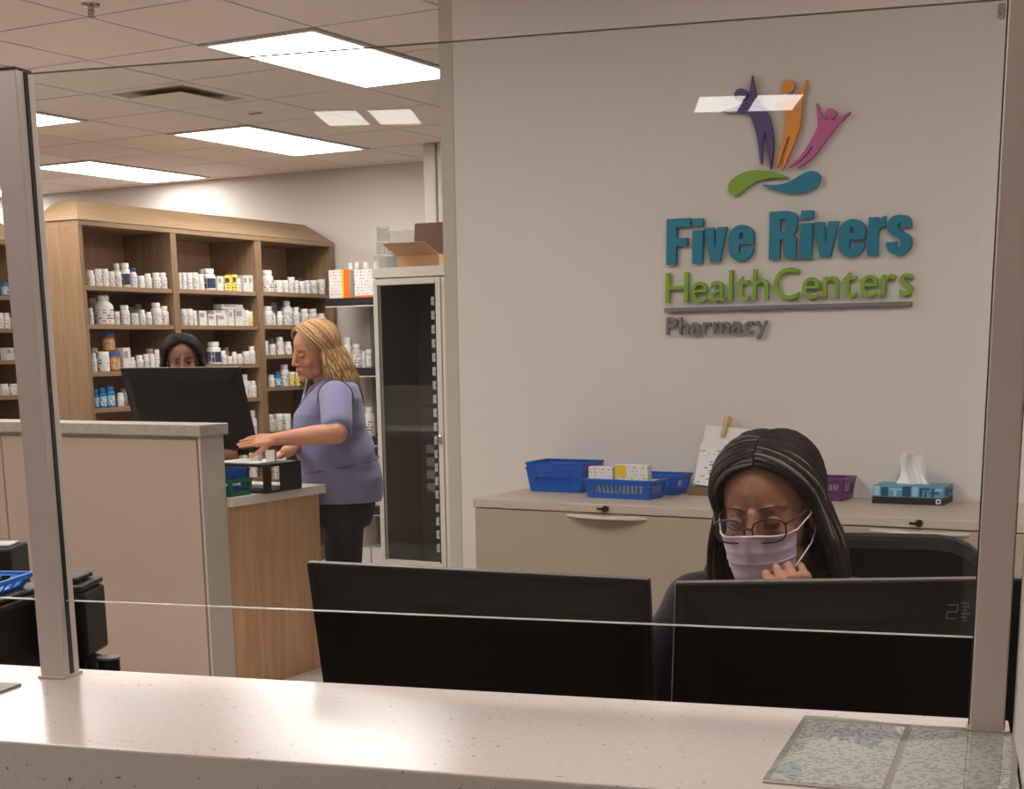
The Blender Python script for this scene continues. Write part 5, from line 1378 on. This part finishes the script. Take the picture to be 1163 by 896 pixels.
for s_ in (-1, 1):
    for v_ in (0.03, 0.72):
        p0 = mask_surface(s_, v_); p1 = Vector((s_*0.082, 0.018, 0.012 if v_ < 0.5 else -0.028))
        MB().tube([tuple(Mr @ p0), tuple(Mr @ (p0.lerp(p1, 0.5)+Vector((s_*0.008, 0, 0)))), tuple(Mr @ p1)], 0.0014, 6).obj('ear_loop', mat('mask band', (232, 214, 228), 0.6), mo)
# glasses
m_gl = mat('tortoise frame', (66, 44, 44), 0.25); m_gl2 = mat('grey frame side', (120, 116, 128), 0.25)
gs = None
for s_ in (-1, 1):
    cx, cz, rx, rz_ = s_*0.0345, -0.004, 0.0275, 0.0205
    loop = []
    for k_ in range(28):
        a = 2*math.pi*k_/28; ca, sa = math.cos(a), math.sin(a)
        x = cx+rx*math.copysign(abs(ca)**0.75, ca); z = cz+rz_*math.copysign(abs(sa)**0.75, sa)
        loop.append(Vector((x, -0.112+0.55*abs(x)**1.15*0.6, z)))
    o = MB().tube([tuple(Mr @ p_) for p_ in loop], 0.0017, 8, closed=True).obj('glasses_rim' if gs else 'glasses', m_gl, gs or root, smooth=True)
    if gs is None: gs = o
    lens = MB(); lens.add([tuple(Mr @ p_) for p_ in loop]+[tuple(Mr @ (p_+Vector((0, 0.001, 0)))) for p_ in loop], [tuple(range(28)), tuple(reversed(range(28, 56)))]); lens.obj('lens', m_sheet, gs)
    MB().tube([tuple(Mr @ Vector((s_*0.062, -0.098, 0.006))), tuple(Mr @ Vector((s_*0.076, -0.06, 0.008))), tuple(Mr @ Vector((s_*0.083, 0.01, 0.006)))], 0.0026, 8).obj('temple_arm', m_gl, gs)
MB().tube([tuple(Mr @ Vector((-0.009, -0.1145, 0.002))), tuple(Mr @ Vector((0, -0.1165, 0.004))), tuple(Mr @ Vector((0.009, -0.1145, 0.002)))], 0.0022, 8).obj('bridge', m_gl, gs)
# beaded necklace at the collar
nk = [Vector((hx-0.085+0.17*k_/14, hy+0.03-0.06*math.sin(math.pi*k_/14), 1.075-0.05*math.sin(math.pi*k_/14))) for k_ in range(15)]
q = MB()
for p_ in nk: q.add([(p_.x+0.006*a, p_.y+0.006*b, p_.z+0.006*c) for a, b, c in icos(1)[0]], icos(1)[1])
q.obj('necklace', mat('grey beads', (150, 146, 148), 0.3), root, smooth=True)
MASKED = root
# office chair
cc = Vector((HC.x+0.005, HC.y+0.365, 0))
t = thing('office_chair', 'black office chair with rounded high back behind the masked woman', 'chair', tuple(cc), math.radians(14))
def rrect(w_, h_, r_, n=6):
    out = []
    for (cx, cy, a0) in ((w_/2-r_, h_/2-r_, 0), (-w_/2+r_, h_/2-r_, 90), (-w_/2+r_, -h_/2+r_, 180), (w_/2-r_, -h_/2+r_, 270)):
        for k_ in range(n+1):
            a = math.radians(a0+90*k_/n); out.append((cx+r_*math.cos(a), cy+r_*math.sin(a)))
    return out
m_chair = mat('black leather', (17, 14, 18), 0.45, spec=0.3)
MB().prism(rrect(0.60, 0.62, 0.13), -0.035, 0.035, T(0.03, 0.10, 0.815) @ Rx(math.radians(90+6))).obj('backrest', m_chair, t, bevel=0.02)
MB().prism(rrect(0.52, 0.50, 0.08), -0.04, 0.04, T(0.0, -0.20, 0.35)).obj('seat', m_chair, t, bevel=0.02)
MB().box((-0.03, 0.05, 0.36), (0.03, 0.11, 0.62)).obj('back_support', m_dk, t)
MB().lathe([(0.03, 0.07), (0.03, 0.31)], 16, T(0, -0.2, 0)).obj('gas_column', m_dk, t)
for k_ in range(5):
    a = 2*math.pi*k_/5+0.3
    lg = MB().tube([(0, -0.2, 0.09), (0.28*math.cos(a), -0.2+0.28*math.sin(a), 0.065)], 0.018, 8).obj('base_leg', m_dk, t)
    MB().lathe([(0.025, -0.01), (0.025, 0.01)], 14, T(0.28*math.cos(a), -0.2+0.28*math.sin(a), 0.0255) @ Rx(math.pi/2)).obj('caster', m_dk, lg)
# ------------------------------------------------------------------ blond woman in blue scrubs
BY = 5.74
P = at_y(380, 500, BY)
root = thing('person', 'blond woman in lavender blue scrub top and black trousers reaching over the counter', 'person', (P[0], P[1], 0.0))
RL = Vector(root.location); root_inv = Matrix.Translation(-RL)
def wpt(px, py, Y):
    return Vector(at_y(px, py, Y))-RL
fdir = math.radians(-50)                                # body turned to the photo's left
B = Rz(fdir)
tone_rgb = (198, 140, 110); tone = np.array(lin(tone_rgb))
hcp = wpt(356, 399, BY-0.06)
Mr = T(*hcp) @ Rz(math.radians(-26)) @ Rx(math.radians(14)) @ Ry(math.radians(4)) @ Matrix.Scale(1.10, 4)
v1, f1, c1 = build_head(Mr, tone_rgb, (186, 108, 96))
def bl(x, y, z): return tuple(B @ Vector((x, y, z)))
def torso(fl, k, top=True):
    secs = [((0, 0.03, 0.78), 0.185, 0.175), ((0, 0.03, 0.90), 0.19, 0.185), ((0, 0.0, 1.02), 0.18, 0.18), ((0, -0.015, 1.12), 0.17, 0.165), ((0, -0.02, 1.20), 0.175, 0.155), ((0, 0.0, 1.275), 0.17, 0.125), ((0, 0.015, 1.33), 0.13, 0.095), ((0, 0.015, 1.365), 0.075, 0.068)]
    fl.loft([((c[0], c[1], c[2]), rx+k, ry+k) for c, rx, ry in secs], B)
body = Flesh(); torso(body, -0.03)
neck = Vector(bl(0, -0.005, 1.39)); body.cap(tuple(neck), 0.058, tuple(hcp.lerp(neck, 0.45)), 0.056)
for s_ in (-1, 1):
    hip = bl(s_*0.095, 0.03, 0.86); kn = bl(s_*0.10, 0.02, 0.47); an = bl(s_*0.10, 0.05, 0.09)
    body.cap(hip, 0.07, kn, 0.055); body.cap(kn, 0.055, an, 0.042); body.cap(bl(s_*0.10, 0.04, 0.045), 0.036, bl(s_*0.11, -0.13, 0.03), 0.027)
bv, bf = body.fuse(0.008, 3)
shL = Vector(bl(0.18, 0.0, 1.285)); shR = Vector(bl(-0.18, 0.0, 1.285))
elL = wpt(383, 492, BY-0.34); wrL = wpt(312, 499, BY-0.50)
hdirL = wpt(278, 501, BY-0.56)-wrL
elR = Vector(bl(-0.25, -0.10, 1.07)); wrR = wpt(325, 513, BY-0.33)
arm = Flesh()
arm.chain([tuple(shL), tuple(shL.lerp(elL, 0.55)), tuple(elL), tuple(elL.lerp(wrL, 0.35)), tuple(wrL)], [0.062, 0.056, 0.047, 0.046, 0.028])
hand_flesh(arm, wrL, hdirL, (0.1, -0.55, 0.85), (0.16, 0.08, 0.05, 0.0, 0.2), -1, size=1.0, spread=0.16, thumb_out=0.5)
arm.chain([tuple(shR), tuple(elR), tuple(wrR)], [0.058, 0.045, 0.028])
hand_flesh(arm, wrR, wpt(306, 524, BY-0.36)-wrR, (-0.2, -0.5, 0.8), (0.55, 0.5, 0.45, 0.25, 0.5), 1, size=0.92, spread=0.14, thumb_out=0.5)
av, af = arm.fuse(0.0032, 3)
one = lambda v: np.tile(tone, (len(v), 1))
skin_obj('body', [(v1, f1), (bv, bf), (av, af)], m_skin, root, [c1, one(bv), one(av)])
face_details(Mr, root, (176, 118, 94), (140, 100, 72))
m_scrub = mat('lavender blue scrub cloth', (116, 114, 148), 0.8, noise=0.06, nscale=25, bump=0.2, sheen=0.2)
sc = Flesh(); torso(sc, 0.012)
for sh, el in ((shL, elL), (shR, elR)):
    sc.cap(tuple(sh), 0.076, tuple(sh.lerp(el, 0.80)), 0.072)
    sc.cap(tuple(sh), 0.075, bl(0, 0.01, 1.30), 0.07)
sv, sf = sc.fuse(0.006, 4)
sB = sv@np.array(B.to_3x3())                             # body frame
fold = 0.0045*np.sin(sB[:, 2]*46+sB[:, 0]*16+3*np.sin(sB[:, 1]*13))+0.0035*np.sin(sB[:, 2]*23-sB[:, 1]*30+1.0)
nr = sv-np.array([0, 0, 0]); rad = np.stack([sv[:, 0], sv[:, 1], 0*sv[:, 0]], 1); rad /= (np.linalg.norm(rad, axis=1, keepdims=True)+1e-6)
sv = sv+rad*(fold*np.clip((1.30-sv[:, 2])*6, 0, 1))[:, None]
top = skin_obj('scrub_top', [(sv, sf)], m_scrub, root)
m_dark_line = mat('dark cloth line', (70, 68, 98), 0.8)
# dark armhole line, collar, and a waist fold's shade drawn as a dark tube
def ring_pts(c, ax, r1, n=24):
    ax = Vector(ax).normalized(); u = ax.orthogonal().normalized(); w_ = ax.cross(u)
    return [tuple(Vector(c)+u*(r1*math.cos(2*math.pi*k_/n))+w_*(r1*math.sin(2*math.pi*k_/n))) for k_ in range(n)]
MB().tube(ring_pts(shL+Vector(bl(-0.015, 0, -0.005)), shL-Vector(bl(0.0, 0, 1.31)), 0.0835), 0.003, 6, closed=True).obj('armhole_line', m_dark_line, top)
ws = []
for k_ in range(48):
    a = 2*math.pi*k_/48; cx, sy = math.cos(a), math.sin(a)
    ws.append(bl(0.194*math.copysign(abs(cx)**0.85, cx), 0.02+0.190*math.copysign(abs(sy)**0.85, sy), 0.955+0.035*sy))
MB().tube(ws, 0.0035, 6, closed=True).obj('waist_fold_shade', m_dark_line, top)
se = shL.lerp(elL, 0.80)
MB().tube(ring_pts(se+(elL-shL).normalized()*0.045, elL-shL, 0.066), 0.0035, 6, closed=True).obj('sleeve_hem', m_scrub, top)
MB().tube([bl(0.08, -0.02, 1.375), bl(0.055, -0.10, 1.32), bl(0.0, -0.165, 1.23), bl(-0.055, -0.10, 1.32), bl(-0.08, -0.02, 1.375)], 0.008, 8, 0.6).obj('neckline', m_scrub, top)
tr = Flesh()
tr.loft([((0, 0.03, 0.94), 0.15, 0.145), ((0, 0.03, 0.82), 0.172, 0.162), ((0, 0.03, 0.74), 0.170, 0.155), ((0, 0.03, 0.66), 0.155, 0.13)], B)
for s_ in (-1, 1):
    tr.cap(bl(s_*0.075, 0.03, 0.76), 0.10, bl(s_*0.10, 0.02, 0.47), 0.082); tr.cap(bl(s_*0.10, 0.02, 0.47), 0.082, bl(s_*0.10, 0.05, 0.08), 0.07)
tv, tf = tr.fuse(0.008, 3); skin_obj('trousers', [(tv, tf)], mat('black trousers', (24, 22, 24), 0.85), root)
for s_ in (-1, 1):
    sf_ = Flesh(); sf_.cap(bl(s_*0.10, 0.06, 0.05), 0.048, bl(s_*0.11, -0.13, 0.038), 0.036); shv, shf = sf_.fuse(0.006, 2); shv[:, 2] = np.maximum(shv[:, 2], 0.001); skin_obj('shoe', [(shv, shf)], m_dk, root)
hair('hair', Mr, root, m_hair, 0.20, part_x=-0.018, front=76, n=140, layers=3, base=(146, 110, 72), streak=(206, 172, 128), streak_p=0.35, flare=0.045, curl_in=0.01, seed=8, wave=0.008, back_len=0.29, rad=0.006, hairline=-0.066, low=-0.2, sweep=(0.74, -0.6, 0.5), E=(0.092, 0.108, 0.099))
er = MB().tube([tuple(Mr @ Vector((0.083+0.002*math.cos(a), -0.004+0.011*math.cos(a), -0.052+0.013*math.sin(a)))) for a in [2*math.pi*k_/16 for k_ in range(16)]], 0.0012, 6, closed=True).obj('earring', m_chrome, root)
# badge reel at the chest, ring
bp = wpt(345, 453, BY-0.27)
bd = MB().lathe([(0.0, 0), (0.022, 0.001), (0.024, 0.004), (0.02, 0.008), (0.0, 0.009)], 20, T(*bp) @ Rz(fdir) @ Rx(math.radians(75))).obj('badge_reel', mat('badge blue', (120, 168, 206), 0.3), root, smooth=40)
MB().tube([tuple(bp+Vector((0.03, -0.01, 0.09))), tuple(bp+Vector((0.012, -0.006, 0.04))), tuple(bp+Vector((0, -0.004, 0.01)))], 0.003, 6).obj('lanyard', m_white, bd)
# ------------------------------------------------------------------ dark haired woman behind the monitor
P = at_t(207, 407, 7.5)
root = thing('person', 'dark haired woman peering over the black monitor behind the half wall', 'person', (P[0], P[1], 0.0))
RL = Vector(root.location)
hcp = Vector(P)-RL
yawc = math.atan2(-P[0], P[1])                          # face toward the viewer
Mr = T(0, 0, P[2]-0.008) @ Rz(yawc+math.pi*0+math.radians(0)) @ Rx(math.radians(10))
tone_rgb = (122, 80, 62); tone = np.array(lin(tone_rgb))
v1, f1, c1 = build_head(Mr, tone_rgb, (110, 62, 56), voxel=0.0034)
B = Rz(yawc)
def bl(x, y, z): return tuple(B @ Vector((x, y, z)))
zs = P[2]-0.008
def torso3(fl, k):
    secs = [((0, 0.05, 0.78), 0.17, 0.13), ((0, 0.05, 0.90), 0.18, 0.14), ((0, 0.05, 1.05), 0.155, 0.12), ((0, 0.04, zs-0.30), 0.165, 0.12), ((0, 0.05, zs-0.215), 0.15, 0.09), ((0, 0.05, zs-0.165), 0.075, 0.065)]
    fl.loft([(c, rx+k, ry+k) for c, rx, ry in secs], B)
body = Flesh(); torso3(body, -0.01)
body.cap(bl(0, 0.03, zs-0.10), 0.05, bl(0, 0.045, zs-0.22), 0.055)
for s_ in (-1, 1):
    hip = bl(s_*0.09, 0.05, 0.84); kn = bl(s_*0.09, 0.04, 0.46); an = bl(s_*0.09, 0.07, 0.08)
    body.cap(hip, 0.09, kn, 0.06); body.cap(kn, 0.058, an, 0.04); body.cap(bl(s_*0.09, 0.06, 0.045), 0.034, bl(s_*0.10, -0.11, 0.03), 0.025)
bv, bf = body.fuse(0.009, 3)
arm = Flesh()
ARM = []
for s_ in (-1, 1):
    sh = Vector(bl(s_*0.17, 0.05, zs-0.24)); el = Vector(bl(s_*0.22, 0.02, zs-0.50)); wr = Vector(bl(s_*0.12, -0.20, 0.955)); ARM.append((sh, el, wr))
    arm.chain([tuple(sh), tuple(el), tuple(wr)], [0.05, 0.04, 0.026])
    hand_flesh(arm, wr, Vector(bl(s_*-0.25, -1, -0.25)), (0, 0, 1), (0.3, 0.3, 0.3, 0.3, 0.2), -s_, size=0.92)
av, af = arm.fuse(0.004, 3)
one = lambda v: np.tile(tone, (len(v), 1))
skin_obj('body', [(v1, f1), (bv, bf), (av, af)], m_skin, root, [c1, one(bv), one(av)])
face_details(Mr, root, (110, 72, 56), (30, 24, 24), eye_open=True)
sc = Flesh(); torso3(sc, 0.012)
for sh, el, wr in ARM: sc.cap(tuple(sh), 0.07, tuple(sh.lerp(el, 0.75)), 0.064); sc.cap(tuple(sh), 0.066, bl(0, 0.05, zs-0.215), 0.06)
sv, sf = sc.fuse(0.008, 3); skin_obj('scrub_top', [(sv, sf)], mat('dark scrub cloth', (40, 40, 52), 0.85), root)
tr = Flesh()
for s_ in (-1, 1):
    tr.cap(bl(s_*0.085, 0.05, 0.80), 0.105, bl(s_*0.09, 0.04, 0.46), 0.078); tr.cap(bl(s_*0.09, 0.04, 0.46), 0.078, bl(s_*0.09, 0.07, 0.08), 0.066)
tv, tf = tr.fuse(0.009, 3); skin_obj('trousers', [(tv, tf)], mat('black trousers', (24, 22, 24), 0.85), root)
hair('hair', Mr, root, m_hair, 0.10, part_x=0.0, front=74, n=110, layers=2, base=(20, 16, 16), streak=(46, 40, 38), streak_p=0.08, flare=0.025, curl_in=0.03, seed=5, rad=0.007, hairline=-0.070, E=(0.098, 0.108, 0.099), sweep=(0.66, -0.66, 0.50))
